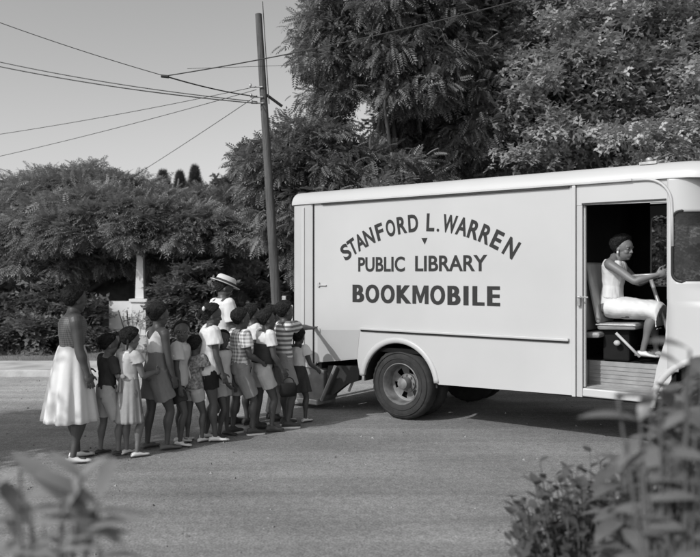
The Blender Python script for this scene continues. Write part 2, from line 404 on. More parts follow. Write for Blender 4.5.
# trees further back closing the horizon
for i, (px, Y, h, r) in enumerate(((-60, 30, 5.0, 3.4), (20, 36, 4.6, 3.0), (318, 30, 4.6, 1.6), (455, 30, 10.5, 2.7), (520, 29, 10.0, 3.2), (620, 30, 10.5, 3.3), (740, 30, 9.5, 4.0))):
    tree('background_tree', ['dark tree beyond the left edge of the domed tree', 'tree behind the left of the domed tree', 'tree far behind the rear of the bookmobile',
         'tall tree far behind the large walnut', 'tall tree far behind the middle of the bookmobile roof', 'tall tree far behind the cab', 'tall tree far behind the front of the vehicle'][i],
         (at(px, 0, Y).x, Y, 0), [((at(px, 0, Y).x, Y, h * .58), (r, r * .8, h * .45), 130, .9)], 'oval', L3, .6, group='trees far behind the street', trunk_r=.25, per=26, zmin=-.9, limbs=10)
tag(leaf_mesh('far_woods', *(lambda n: (np.stack([rng.uniform(-75, 75, n), rng.uniform(58, 66, n), rng.random(n) ** .8 * 4.5], 1), rng.normal(size=(n, 3)), 1.1 + .8 * rng.random(n)))(16000), 'oval', L3), kind='stuff', label='far dark woods closing off the horizon', cat='woods')
# hedge and shrubs at the far side of the pavement
def shrub(px, Y, w, h, kind, m, leaf, label, n=34, per=30, z0=None, grp='shrubs beyond the pavement'):
    x = at(px, 0, Y).x
    tree('shrub', label, (x, Y, 0), [((x, Y, h * .5 if z0 is None else z0), (w, w * .7, h * .52), n, .3)], kind, m, leaf, group=grp, cat='shrub', trunk_r=.04, limbs=12, per=per, zmin=-1, shell=.4, fork=.2)
sp = [(-10, 17.5, .9, 1.2, 'leafy shrub beyond the pavement at the far left edge'), (28, 16.6, .7, .8, 'low shrub behind the left side of the white-skirted woman'),
      (48, 17.6, .8, 1.5, 'shrub directly behind the white-skirted woman'), (86, 17.2, .45, 1.1, 'dark shrub left of the white porch wall'),
      (176, 17.2, .4, 1.6, 'shrub behind the boy in the pale shirt'), (203, 17.0, .8, 1.9, 'tall light shrub left of the man in the pale hat'), (250, 18.2, .9, 1.7, 'shrub behind the boy in the checked shirt'),
      (292, 19.5, .8, 1.6, 'shrub between the utility pole and the bookmobile')]
for px, Y, w, h, lb in sp: shrub(px, Y, w, h, 'oval', L5, .26, lb, n=46)
# hedge row behind, a mass
n = 9000
tag(leaf_mesh('undergrowth', np.stack([rng.uniform(-14, 14, n), rng.uniform(25, 29, n), rng.random(n) ** .7 * 2.3], 1), rng.normal(size=(n, 3)), .4 + .3 * rng.random(n), 'oval', L3), kind='stuff', label='dark undergrowth under the trees', cat='undergrowth')
# verge grass
TPL['blade'] = np.array([[[0, -.03, 0], [.5, -.02, .02], [1, 0, -.1], [.5, .02, .02]]])
n = 15000
pp = np.stack([rng.uniform(-14, 10, n), 14.32 + 3.2 * rng.random(n), np.zeros(n)], 1)
dd = np.stack([rng.normal(0, .4, n), rng.normal(0, .4, n), np.ones(n)], 1)
tag(leaf_mesh('grass', pp, dd, .05 + .10 * rng.random(n), 'blade', L6, upj=1), kind='stuff', label='short grass beyond the pavement', cat='grass')

# ------------------------------------------------------------------ house glimpsed through the trees
hx = at(140.5, 0, 17.6).x
H = empty('white_house', (hx - 1.2, 20.8, 0), 0, 'white bungalow porch glimpsed between the trees behind the queue', 'house')
def hb(name, args, m, bevel=0): bm = bmesh.new(); box(bm, *args); return link(name, bm, m, H, bevel=bevel)
hb('wall', (-.9, 3.0, 0, 2.4, 0, 2.35), M['wallshade'])
bm = bmesh.new(); tube(bm, [(-4.5, -3.6, 2.9), (-4.5, -3.6, 2.901)], .01, 4)
bm.free(); bm = bmesh.new()
pr = [(-1.2, 2.35), (3.3, 2.35), (1.05, 2.62)]
va = [bm.verts.new((x, -3.42, z)) for x, z in pr]; vb = [bm.verts.new((x, 2.7, z)) for x, z in pr]
bm.faces.new(va); bm.faces.new(vb[::-1])
for i in range(3): bm.faces.new((va[i], va[(i + 1) % 3], vb[(i + 1) % 3], vb[i]))
link('roof', bm, M['roofing'], H)
hb('porch_floor', (-.9, 3.0, -3.4, -.01, 0, .3), M['concrete'])
for cx in (1.2,):
    bm = bmesh.new(); loft(bm, [((cx, -3.2, 1.16), (.14, 0, 0), (0, .14, 0)), ((cx, -3.2, 2.34), (.09, 0, 0), (0, .09, 0))], 4)
    bmesh.ops.rotate(bm, verts=bm.verts[:], cent=(cx, -3.2, 0), matrix=Matrix.Rotation(R(45), 3, 'Z')); link('porch_column', bm, M['house'], H)
    bm = bmesh.new(); box(bm, cx - .17, cx + .17, -3.37, -3.03, .31, 1.08); box(bm, cx - .21, cx + .21, -3.41, -2.99, 1.08, 1.155); link('porch_pier', bm, M['house'], H, bevel=.01)
hb('porch_wall', (.50, 1.025, -3.3, -3.12, .45, 1.10), M['house'])
bm = bmesh.new(); box(bm, .15, .495, -3.25, -3.2, .72, .76); box(bm, .15, .495, -3.25, -3.2, .46, .50); box(bm, .22, .26, -3.24, -3.21, .40, .88); link('railing', bm, M['house'], H)
bm = bmesh.new(); box(bm, 1.6, 2.5, -.03, -.002, 1.0, 2.2); link('window', bm, M['dark'], H)
P_ = []; 
for i in range(34): P_.append((rng.uniform(at(122, 0, 17.3).x, at(138, 0, 17.3).x), 17.35, rng.uniform(.5, .95)))
sx = at(130, 0, 17.3).x; sh = empty('garden_plant', (sx, 17.35, 0), 0, 'small leafy plant in front of the white porch wall', 'plant')
leaf_mesh('leaves', np.array(P_) - np.array([sx, 17.35, 0]), rng.normal(size=(34, 3)), .08 + .07 * rng.random(34), 'oval', L3, sh)
bm = bmesh.new()
for i in range(5): tube(bm, [(0, 0, -.02), (rng.uniform(-.3, .3), 0, .9)], .008, 5)
link('stem', bm, M['bark'], sh)
for px, yt, lb in ((284, 296, 'white gate post by the foot of the utility pole'), (291, 305, 'shorter white gate post nearest the bookmobile rear')):
    p = at(px, yt, 17.6); bm = bmesh.new(); box(bm, -.045, .045, -.045, .045, 0, p.z)
    o = link('gate_post', bm, M['house'], bevel=.008); o.location = (p.x, 17.6, 0); tag(o, lb, 'gate post', 'white gate posts')

# ------------------------------------------------------------------ pole and wires
PT = at(258.5, 14, 12.6); PB = at(281, 378, 12.6); PB.z = 0
pole = empty('utility_pole', PB, 0, 'weathered wooden utility pole leaning slightly left behind the queue', 'utility pole')
d = PT - PB
bm = bmesh.new(); tube(bm, [d * t for t in (-.02, 0, .25, .5, .75, 1)], [.092, .088, .080, .071, .062, .055], 14); link('post', bm, M['wood'], pole, autos=50)
def onp(py): # point on the pole at photo row
    z = CH - (py - 273) / F * 12.6; return PB + d * (z / d.z)
for k, py in enumerate((88, 98, 104)):
    q = onp(py) - PB; bm = bmesh.new()
    tube(bm, [q + Vector((-.20, -.07, 0)), q + Vector((.0, -.075, 0))], .013, 8); ellips(bm, q + Vector((-.20, -.07, .025)), (.022, .022, .035)); link('insulator', bm, M['steel'], pole)
q = onp(98) - PB; bm = bmesh.new(); tube(bm, [q + Vector((.05, 0, .05)), q + Vector((.30, .08, -.12))], .025, 8); link('brace', bm, M['black'], pole)
bm = bmesh.new(); tube(bm, [onp(104) - PB + Vector((.085, -.02, 0)), PT - PB + Vector((.07, -.02, .2))], .008, 6); link('conduit', bm, M['black'], pole)
def wire(p, q, r, sag, label, n=24):
    p, q = Vector(p), Vector(q); pts = []
    for i in range(n + 1):
        t = i / n; v = p.lerp(q, t); v.z -= sag * 4 * t * (1 - t); pts.append(v - p)
    bm = bmesh.new(); tube(bm, pts, r * .78, 6); o = link('overhead_wire', bm, M['wire']); o.location = p
    tag(o, label, 'overhead wire', 'wires strung across the street')
def ext(a, b, t): return a + (b - a) * t
J = at(165, 76, 10.2)
wire(at(-60, 0, 10.2), J, .007, .04, 'wire running from the upper left edge down to the splice in mid air')
wire(J, at(520, 0, 9), .0095, .06, 'wire rising from the splice across the upper right trees')
wire(J, onp(98) + Vector((-.1, -.1, 0)), .012, .03, 'short thick wire from the splice to the pole')
wire(at(-40, 53, 14), onp(103) + Vector((-.1, -.1, 0)), .0105, .09, 'upper of the two thick wires reaching the pole from the left edge')
wire(at(-40, 58, 14.3), onp(105) + Vector((-.1, -.12, 0)), .0125, .09, 'lower of the two thick wires reaching the pole from the left edge')
wire(at(-40, 140, 14), onp(88) + Vector((-.1, -.1, 0)), .0065, .05, 'thin wire sloping gently up to the pole from the left edge')
wire(at(-40, 165, 15), onp(91) + Vector((-.1, -.1, 0)), .0065, .05, 'lowest long thin wire rising from above the domed tree to the pole')
wire(at(118, 186, 17.5), onp(97) + Vector((-.1, -.1, 0)), .007, .02, 'steep thin wire dropping from the pole behind the domed tree')
wire(J + Vector((.3, 0, .1)), at(520, 50, 16), .004, .05, 'faint thin wire passing just right of the splice behind the pole')
bm = bmesh.new(); tube(bm, [(-.05, 0, 0), (.05, 0, -.01)], .022, 8)
o = link('wire_splice', bm, M['black']); o.location = J; tag(o, 'dark splice knob where three wires meet in mid air', 'wire splice')

# ------------------------------------------------------------------ the bookmobile
YAW = math.atan2(-.6047, .7965)
ORG = Vector((.646, 8.93, 0))
B = empty('bookmobile', ORG, YAW, 'white library step van with painted lettering on its side and open cab door', 'van')
W = 2.15
def bp(name, fn, m, parent=None, **k):
    bm = bmesh.new(); fn(bm); return link(name, bm, m, parent or B, **k)
# rear side panel with wheel arch
cx_, cz_, ar = -.10, .42, .50
def arch(c, z, r, zb, n=20, rev=False):
    a0 = math.asin((zb - z) / r) if abs(zb - z) < r else 0
    pts = [(c + r * math.cos(t), z + r * math.sin(t)) for t in np.linspace(math.pi - a0, a0, n)]
    return pts[::-1] if rev else pts
def side(bm, v0, v1, rear=False):
    out = [(-1.385, .56), (-1.36, .60), (-.70, .69), (-.665, .50)] + arch(cx_, cz_, ar, .50) + [(.46, .48), (2.02, .51), (2.02, 2.635), (-1.385, 2.635)]
    polyslab(bm, out, [], v0, v1)
bp('side_panel', lambda bm: side(bm, 0, .03), M['paint'])
o = bp('side_panel', lambda bm: side(bm, W - .03, W), M['paint'])
# rear corner posts and rear wall
def cornerpost(bm, v0, sgn):
    rings = []
    r = .09
    prof = [(-1.41, 0)] + [(-1.78 + r - r * math.sin(t), r - r * math.cos(t)) for t in np.linspace(0, math.pi / 2, 7)] + [(-1.78, .30), (-1.75, .30), (-1.75, .10), (-1.68, .03), (-1.41, .03)]
    A = [bm.verts.new((s, v0 + sgn * v, .53)) for s, v in prof]; C = [bm.verts.new((s, v0 + sgn * v, 2.635)) for s, v in prof]
    n = len(prof)
    for i in range(n): bm.faces.new((A[i], A[(i + 1) % n], C[(i + 1) % n], C[i]))
    bm.faces.new(A[::-1]); bm.faces.new(C)
bp('corner_post', lambda bm: cornerpost(bm, 0.0, 1), M['paint2'], autos=40)
bp('corner_post', lambda bm: cornerpost(bm, W, -1), M['paint2'], autos=40)
bp('corner_moulding', lambda bm: box(bm, -1.60, -1.55, -.012, -.001, .55, 2.6), M['paint'], bevel=.004)
bp('corner_seam', lambda bm: box(bm, -1.409, -1.386, .004, .026, .56, 2.63), M['black'])
bp('corner_seam', lambda bm: box(bm, -1.405, -1.393, -.012, 0, .56, 2.62), M['black'])
bp('rear_door', lambda bm: (box(bm, -1.775, -1.74, .303, W / 2 - .003, .56, 2.6), box(bm, -1.775, -1.74, W / 2 + .003, W - .303, .56, 2.6)), M['paint'], bevel=.006)
bp('rear_window', lambda bm: (box(bm, -1.781, -1.776, .45, .92, 1.5, 2.2), box(bm, -1.781, -1.776, W - .92, W - .45, 1.5, 2.2)), M['glass'])
bp('rear_skirt', lambda bm: box(bm, -1.36, -1.3, .04, W - .04, .45, .62), M['black'])
# roof, lofted across its rounded shoulders
def roof(bm):
    prof = []
    r = .17
    for t in np.linspace(0, math.pi / 2, 8): prof.append((r - r * math.cos(t) - .018, 2.64 + r * math.sin(t)))
    prof += [(W / 2, 2.85)]
    prof += [(W - v, z) for v, z in prof[-2::-1]]
    ss = [(-1.80, .93, .0), (-1.77, .985, .0), (-1.70, 1, 0)] + [(s, 1, 0) for s in np.linspace(-1.4, 2.7, 12)] + [(2.95, 1, 0), (3.12, 1, -.005), (3.28, .985, -.02), (3.42, .93, -.06), (3.5, .8, -.10)]
    prev = None
    for s, k, dz in ss:
        vs = [bm.verts.new((s, W / 2 + (v - W / 2) * k, 2.64 + (z - 2.64) * (k if k < .99 else 1) + dz * .6)) for v, z in prof]
        if prev:
            for i in range(len(vs) - 1): bm.faces.new((prev[i], prev[i + 1], vs[i + 1], vs[i]))
            bm.faces.new((prev[0], vs[0], vs[-1], prev[-1]))
        else: bm.faces.new(vs)
        prev = vs
    bm.faces.new(prev[::-1])
bp('roof', roof, M['paint'], autos=35)
# drip moulding, turning down ahead of the cab door
bp('drip_shade_line', lambda bm: box(bm, -1.25, 1.99, -.026, -.001, 2.618, 2.634), M['black'])  # black strip painting the thin shadow under the drip rail
bp('drip_rail', lambda bm: box(bm, -1.44, 2.62, -.036, -.005, 2.636, 2.662), M['paint'], bevel=.005)
def curvedrail(bm):
    pts = [(2.62, 2.645)] + [(2.74 + .24 * math.sin(t), 2.405 + .24 * math.cos(t)) for t in np.linspace(0, math.pi / 2, 10)] + [(2.985, 2.3), (2.99, 2.0)]
    tube(bm, [(s, -.014, z) for s, z in pts], .014, 8)
bp('drip_rail', curvedrail, M['paint'], smooth=True)
bp('belt_moulding', lambda bm: (box(bm, -.64, 1.99, -.036, -.001, 1.055, 1.085)), M['paint'], bevel=.008)
bp('belt_shade_strip', lambda bm: box(bm, -.64, 1.98, -.013, -.001, 1.036, 1.053), M['black'])  # shadow beneath the belt moulding, drawn as a black strip
bp('repair_patch', lambda bm: polyslab(bm, [(-1.33, .612), (-.70, .702), (-.66, 1.05), (-1.33, 1.02)], [], -.003, -.0005), mat('faded_patch', .34, .55, .05, 2))
# pillar and sliding-door edge behind the doorway
bp('door_pillar', lambda bm: box(bm, 2.025, 2.062, -.03, .05, .50, 2.634), M['paint'], bevel=.006)
bp('sliding_door', lambda bm: box(bm, 2.066, 2.145, .03, .07, .6, 2.43), M['paintgrey'], bevel=.005)
bp('door_sill_post', lambda bm: box(bm, 2.066, 2.125, -.004, .024, .50, 2.43), M['paint2'], bevel=.004)
bp('door_handle', lambda bm: (box(bm, 2.085, 2.115, -.045, -.005, 1.42, 1.52), box(bm, 2.09, 2.20, -.055, -.04, 1.50, 1.515)), M['steel'], bevel=.004)
bp('side_latch', lambda bm: (box(bm, -1.30, -1.18, -.02, 0, 1.585, 1.60), box(bm, -1.32, -1.29, -.02, 0, 1.57, 1.63)), M['paint2'], bevel=.004)
# header above the doorway, with the curved front upper corner
def header(bm):
    box(bm, 2.78, 3.0, .012, .028, 2.41, 2.64)
    o = [(2.066, 2.433), (2.935, 2.421)] + [(2.935, 2.405)] + [(2.985, 2.405)]
    o += [(2.74 + .235 * math.cos(t), 2.40 + .235 * math.sin(t)) for t in np.linspace(0.05, math.pi / 2, 8)] + [(2.066, 2.635)]
    polyslab(bm, o, [], 0, .03)
bp('door_header', header, M['paint'])
bp('header_seam', lambda bm: box(bm, 2.12, 2.93, -.008, -.001, 2.435, 2.452), M['black'])
# sill beneath the doorway and the step
bp('door_sill', lambda bm: box(bm, 2.128, 2.83, -.012, .03, .51, .594), M['paint'], bevel=.012)
def steps(bm):
    box(bm, 2.07, 2.93, .032, .34, .55, .594)
    box(bm, 2.07, 2.93, .34, .37, .55, .84)
    for k in range(5): box(bm, 2.075, 2.925, .332, .339, .625 + k * .042, .637 + k * .042)
    for k in range(5): box(bm, 2.075, 2.925, .06 + k * .05, .075 + k * .05, .595, .602)
bp('step', steps, M['floorm'])
bp('step_side', lambda bm: box(bm, 2.03, 2.065, .055, .40, .55, .84), M['floorm'])
# front body loft: flat cab side, rounded corner with window, nose
def front_s(z):
    zs = [.50, .75, 1.1, 1.35, 1.5, 1.6, 2.65]; fs = [4.02, 4.10, 4.10, 3.98, 3.78, 3.62, 3.36]
    return float(np.interp(z, zs, fs))
def plan(t, z):
    """t 0..1 around the front from the right side to the left side"""
    f = front_s(z); s0 = 2.94
    tt = t if t <= .5 else 1 - t
    n = 2.6 if z > 1.45 else 3.2
    a = tt * 2 * math.pi / 2
    s = s0 + (f - s0) * (abs(math.sin(a)) ** (2 / n)); v = W / 2 * (1 - abs(math.cos(a)) ** (2 / n))
    return Vector((s, v if t <= .5 else W - v, z))
NT, NZ = 160, 86
zl = [.50 + (2.645 - .5) * i / NZ for i in range(NZ + 1)]
def warp(u):  # more samples along the nearly flat cab side
    return u
FW_S = 3.33
def inwin(p, t):
    tt = t if t <= .5 else 1 - t; z = p.z
    c1 = (2.985 <= p.s_ <= 3.40 and 1.66 <= z <= 2.33) if False else False
    return c1
grid = [[plan(i / NT, z) for i in range(NT + 1)] for z in zl]
def cellkind(c):
    z = c.z
    if (c.x - FW_S) ** 2 + (z - .43) ** 2 < .52 ** 2 and (c.y < .32 or c.y > W - .32): return None
    def rr(u, w, u0, u1, w0, w1, r):
        if not (u0 < u < u1 and w0 < w < w1): return False
        du = max(u0 + r - u, u - u1 + r, 0); dw = max(w0 + r - w, w - w1 + r, 0); return du * du + dw * dw < r * r
    vv = min(c.y, W - c.y)
    if vv < .5 and rr(c.x, z, 2.985, 3.47, 1.67, 2.33, .08): return 'g'
    if c.x > 3.3 and vv > .50 and rr(vv, z, .50, 1.03, 1.72, 2.34, .07): return 'w'
    return 'b'
def front_part(kinds, off=0, half=0):
    def fn(bm):
        V = {}
        def gv(i, j):
            if (i, j) not in V:
                p = grid[j][i]; V[(i, j)] = bm.verts.new((p.x - off, p.y + (off if p.y < W / 2 else -off), p.z))
            return V[(i, j)]
        for j in range(NZ):
            for i in range(NT):
                if (half == 1 and i >= NT // 2) or (half == 2 and i < NT // 2): continue
                c = (grid[j][i] + grid[j][i + 1] + grid[j + 1][i] + grid[j + 1][i + 1]) / 4
                if cellkind(c) in kinds: bm.faces.new((gv(i, j), gv(i + 1, j), gv(i + 1, j + 1), gv(i, j + 1)))
    return fn
nose = bp('cab_front', front_part(('b',)), M['paint'], smooth=True)
sd = nose.modifiers.new('s', 'SOLIDIFY'); sd.thickness = .02; sd.offset = 0
bp('corner_window', front_part(('g',), .004, 1), M['glass'], smooth=True)
bp('corner_window', front_part(('g',), .004, 2), M['glass'], smooth=True)
bp('windshield', front_part(('w',), .004), M['glass'], smooth=True)
def gasket(bm, u0, u1, w0, w1, r):
    pts = rrect(u0, u1, w0, w1, r)
    q = []
    for s, z in pts:
        # side surface: find v where plan reaches s
        best = min(range(0, NT // 2), key=lambda i: abs(plan(i / NT, z).x - s)); q.append(Vector((s, plan(best / NT, z).y - .010, z)))
    q.append(q[0]); tube(bm, q, .013, 6)
bp('window_gasket', lambda bm: gasket(bm, 2.985, 3.47, 1.67, 2.33, .08), M['black'])
def arclip(c, z, r0, r1, v, th, a0=-5, a1=185):
    def fn(bm):
        for k in range(2): pass
        rings = []
        for t in np.linspace(R(a0), R(a1), 40):
            e = Vector((math.cos(t), 0, math.sin(t))); m_ = Vector((c, v, z)) + e * (r0 + r1) / 2
            rings.append((m_, e * (r1 - r0) / 2, Vector((0, th, 0))))
        loft(bm, rings, 10)
    return fn
bp('wheel_arch_lip', arclip(cx_, cz_, ar - .004, ar + .07, .004, .022, 8, 172), M['paint'], smooth=True)
bp('wheel_arch_lip', arclip(FW_S, .43, .505, .58, .02, .045, 6, 176), M['paint'], smooth=True)
def well(c, r, v0, v1):
    def fn(bm):
        pts = [(c + r * math.cos(t), .43 + r * math.sin(t)) for t in np.linspace(0, math.pi, 20)]
        inn = [(c + (r - .02) * math.cos(t), .43 + (r - .02) * math.sin(t)) for t in np.linspace(math.pi, 0, 20)]
        polyslab(bm, pts + inn, [], v0, v1)
        polyslab(bm, pts, [], v1, v1 + .01)
    return fn
bp('wheel_well', well(cx_, .52, .035, .75), M['black'])
bp('wheel_well', well(cx_, .52, W - .75, W - .035), M['black'])
bp('wheel_well', well(FW_S, .54, .05, .5), M['black'])
bp('wheel_well', well(FW_S, .54, W - .5, W - .05), M['black'])
# fender hump reaching back into the doorway foot
def hump(bm):
    pr = [(2.80, .60), (2.84, .84), (2.92, 1.12), (2.94, 1.5), (2.975, 1.5), (2.975, .75), (2.90, .60)]
    polyslab(bm, pr, [], .0, .03)
bp('front_pillar', hump, M['paint'])
bp('front_pillar', lambda bm: box(bm, 2.935, 2.97, .0, .05, 1.501, 2.405), M['paint'])
# left side of cab, with its window
def leftcab(bm): polyslab(bm, [(2.03, .5), (2.80, .5), (2.9, .9), (2.94, 1.1), (2.94, 2.635), (2.03, 2.635)], [rrect(2.2, 2.85, 1.6, 2.45, .06)[::-1]], W - .03, W)
bp('cab_side', leftcab, M['paint'])
bp('cab_window', lambda bm: box(bm, 2.19, 2.86, W - .02, W - .014, 1.59, 2.46), M['glass'])
# interior: floor, walls, partition
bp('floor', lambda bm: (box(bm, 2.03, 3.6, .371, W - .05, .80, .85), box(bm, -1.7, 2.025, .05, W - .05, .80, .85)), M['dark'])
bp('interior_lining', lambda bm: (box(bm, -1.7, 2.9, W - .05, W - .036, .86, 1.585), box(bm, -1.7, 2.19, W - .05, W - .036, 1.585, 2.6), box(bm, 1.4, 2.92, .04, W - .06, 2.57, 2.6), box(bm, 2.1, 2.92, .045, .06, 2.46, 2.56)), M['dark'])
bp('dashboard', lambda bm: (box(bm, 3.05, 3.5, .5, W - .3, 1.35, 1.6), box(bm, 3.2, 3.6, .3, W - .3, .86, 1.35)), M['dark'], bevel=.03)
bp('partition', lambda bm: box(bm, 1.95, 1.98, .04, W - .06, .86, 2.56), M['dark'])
bp('chassis_rail', lambda bm: (box(bm, -1.6, 3.9, .45, .55, .42, .56), box(bm, -1.6, 3.9, W - .55, W - .45, .42, .56)), M['black'])
bp('axle', lambda bm: (tube(bm, [(cx_, .3, .43), (cx_, W - .3, .43)], .055, 10), ellips(bm, (cx_, W / 2, .43), (.16, .16, .16))), M['black'])
bp('axle', lambda bm: tube(bm, [(FW_S, .3, .43), (FW_S, W - .3, .43)], .04, 10), M['black'])
bp('fuel_tank', lambda bm: box(bm, .9, 1.8, W - .75, W - .2, .40, .62), M['black'], bevel=.03)
# rear step bumper
def bumper(bm):
    box(bm, -1.83, -1.40, .0, W, .335, .36)
    box(bm, -1.85, -1.835, .0, W, .17, .36)
    box(bm, -1.80, -1.42, -.03, W + .03, .10, .165)
bp('rear_bumper', lambda bm: polyslab(bm, [(-1.80, .12), (-1.28, .10), (-1.24, .16), (-1.25, .50), (-1.36, .56), (-1.62, .55), (-1.66, .20), (-1.80, .19)], [], .02, .30), mat('bumper_face', .14, .5, .3, 8, .1, 30), bevel=.012)
bp('bumper_step', lambda bm: box(bm, -1.84, -1.30, -.05, .34, .06, .135), M['steel'], bevel=.015)
bp('bumper_bar', lambda bm: box(bm, -1.86, -1.79, .345, W + .02, .24, .42), M['black'], bevel=.015)
bp('bumper_brace', lambda bm: (tube(bm, [(-1.27, .0, .12), (-1.04, .0, .58)], .022, 6), tube(bm, [(-.92, .12, .26), (-.80, .12, .50)], .016, 6)), M['floorm'])
bp('bracket', lambda bm: polyslab(bm, [(-1.24, .20), (-1.12, .20), (-.90, .36), (-.72, .42), (-.70, .60), (-1.2, .57)], [], .05, .12), M['black'])
bp('tail_light', lambda bm: tube(bm, [(-1.79, .14, 1.1), (-1.77, .14, 1.1)], .05, 12), M['lamp'])
bp('marker_light', lambda bm: (ellips(bm, (2.74, .12, 2.845), (.035, .035, .03)), box(bm, 2.66, 2.82, .07, .17, 2.80, 2.825)), M['steel'], smooth=False)
bp('headlight', lambda bm: ellips(bm, (4.06, .36, .98), (.06, .13, .13), sub=3), M['lamp'], smooth=True)
bp('headlight', lambda bm: ellips(bm, (4.06, W - .36, .98), (.06, .13, .13), sub=3), M['lamp'], smooth=True)
bp('grille', lambda bm: [box(bm, 4.08, 4.13, .65, W - .65, .8 + i * .07, .83 + i * .07) for i in range(5)], M['steel'], bevel=.005)
bp('front_bumper', lambda bm: tube(bm, [(3.95, .0, .48), (4.2, .2, .48), (4.25, W / 2, .48), (4.2, W - .2, .48), (3.95, W, .48)], .07, 10), M['steel'], smooth=True)
# wheels
def wheel(c, v, sgn, dual):
    w = empty('wheel', (c, v, .428)); w.parent = B
    Rr = .428; wd = .095
    prof = [(-.09, .245), (-.105, .27), (-.112, .33), (-.10, .385), (-.085, .41), (-.06, .424), (0, .428), (.06, .424), (.085, .41), (.10, .385), (.112, .33), (.105, .27), (.09, .245)]
    def ringmesh(bm, prof, n=64, closed=False, off=0, tread=False):
        rings = []
        for i in range(n):
            t = 2 * math.pi * i / n; e = Vector((math.cos(t), 0, math.sin(t)))
            rings.append([bm.verts.new(e * (r - (.008 if (tread and abs(a) > .05 and r > .405 and i % 2) else 0)) + Vector((0, a + off, 0))) for a, r in prof])
        for i in range(n):
            A, C = rings[i], rings[(i + 1) % n]
            for k in range(len(prof) - 1): bm.faces.new((A[k], A[k + 1], C[k + 1], C[k]))
            if closed: bm.faces.new((A[-1], A[0], C[0], C[-1]))
    bm = bmesh.new(); ringmesh(bm, prof, closed=True, tread=True)
    for r_ in (.30, .365):   # sidewall ribs
        ringmesh(bm, [(sgn * .108, r_), (sgn * .117, r_ + .006), (sgn * .108, r_ + .012)])
    if dual: ringmesh(bm, prof, closed=True, off=-sgn * .26, tread=True)
    link('tyre', bm, M['rubber'], w, autos=40)
    bm = bmesh.new()
    if dual: rp = [(.098, .252), (.105, .243), (.09, .232), (.02, .222), (-.055, .215), (-.075, .19), (-.078, .12), (-.07, .10)]
    else: rp = [(.098, .252), (.105, .243), (.09, .232), (.03, .222), (.02, .19), (.03, .12), (.04, .10)]
    rp = [(sgn * a, r) for a, r in rp]
    n = 60; rings = []
    for i in range(n):
        t = 2 * math.pi * i / n; e = Vector((math.cos(t), 0, math.sin(t))); rings.append([bm.verts.new(e * r + Vector((0, a, 0))) for a, r in rp])
    for i in range(n):
        A, C = rings[i], rings[(i + 1) % n]
        for k in range(len(rp) - 1):
            if k == len(rp) - 3 and (i % 10) in (0, 1, 2, 3): continue   # hand holes
            bm.faces.new((A[k], A[k + 1], C[k + 1], C[k]))
    link('rim', bm, M['rim'], w, autos=35)
    bm = bmesh.new(); h0 = -.07 if dual else .03
    loft(bm, [((0, sgn * (h0 - .02), 0), (.115, 0, 0), (0, 0, .115)), ((0, sgn * (h0 + .02), 0), (.11, 0, 0), (0, 0, .11)), ((0, sgn * (h0 + .03), 0), (.075, 0, 0), (0, 0, .075)), ((0, sgn * (h0 + .13), 0), (.065, 0, 0), (0, 0, .065)), ((0, sgn * (h0 + .145), 0), (.03, 0, 0), (0, 0, .03))], 24)
    for k in range(8):
        t = k * math.pi / 4; p = Vector((math.cos(t) * .093, sgn * h0, math.sin(t) * .093)); tube(bm, [p, p + Vector((0, sgn * .045, 0))], .011, 6)
    link('hub', bm, M['rim'], w, autos=40)
wheel(cx_, .15, -1, True); wheel(cx_, W - .15, 1, True); wheel(FW_S, .14, -1, False); wheel(FW_S, W - .14, 1, False)
# lettering
def text_obj(s, bold=.0, space=1.0):
    c = bpy.data.curves.new('t', 'FONT'); c.body = s; c.size = 1; c.offset = bold; c.space_character = space; c.extrude = 0; c.resolution_u = 4
    o = bpy.data.objects.new('t', c); col.objects.link(o)
    dg = bpy.context.evaluated_depsgraph_get(); dg.update()
    me = bpy.data.meshes.new_from_object(o.evaluated_get(dg)); bpy.data.objects.remove(o); bpy.data.curves.remove(c)
    bm = bmesh.new(); bm.from_mesh(me); bpy.data.meshes.remove(me)
    for f_ in bm.faces: f_.smooth = False
    r = bmesh.ops.extrude_face_region(bm, geom=bm.faces[:])
    bmesh.ops.translate(bm, verts=[v for v in r['geom'] if isinstance(v, bmesh.types.BMVert)], vec=(0, 0, .003))
    return bm
def m_glyph():
    bm = bmesh.new(); o = [(0, 0), (0, 1), (.28, 1), (.5, .42), (.72, 1), (1, 1), (1, 0), (.77, 0), (.77, .62), (.57, .06), (.43, .06), (.23, .62), (.23, 0)]
    tr = tessellate_polygon([[Vector((x, y, 0)) for x, y in o]]); vs = [bm.verts.new((x, y, 0)) for x, y in o]
    for t in tr: bm.faces.new([vs[i] for i in t])
    r = bmesh.ops.extrude_face_region(bm, geom=bm.faces[:])
    bmesh.ops.translate(bm, verts=[v for v in r['geom'] if isinstance(v, bmesh.types.BMVert)], vec=(0, 0, .003))
    return bm
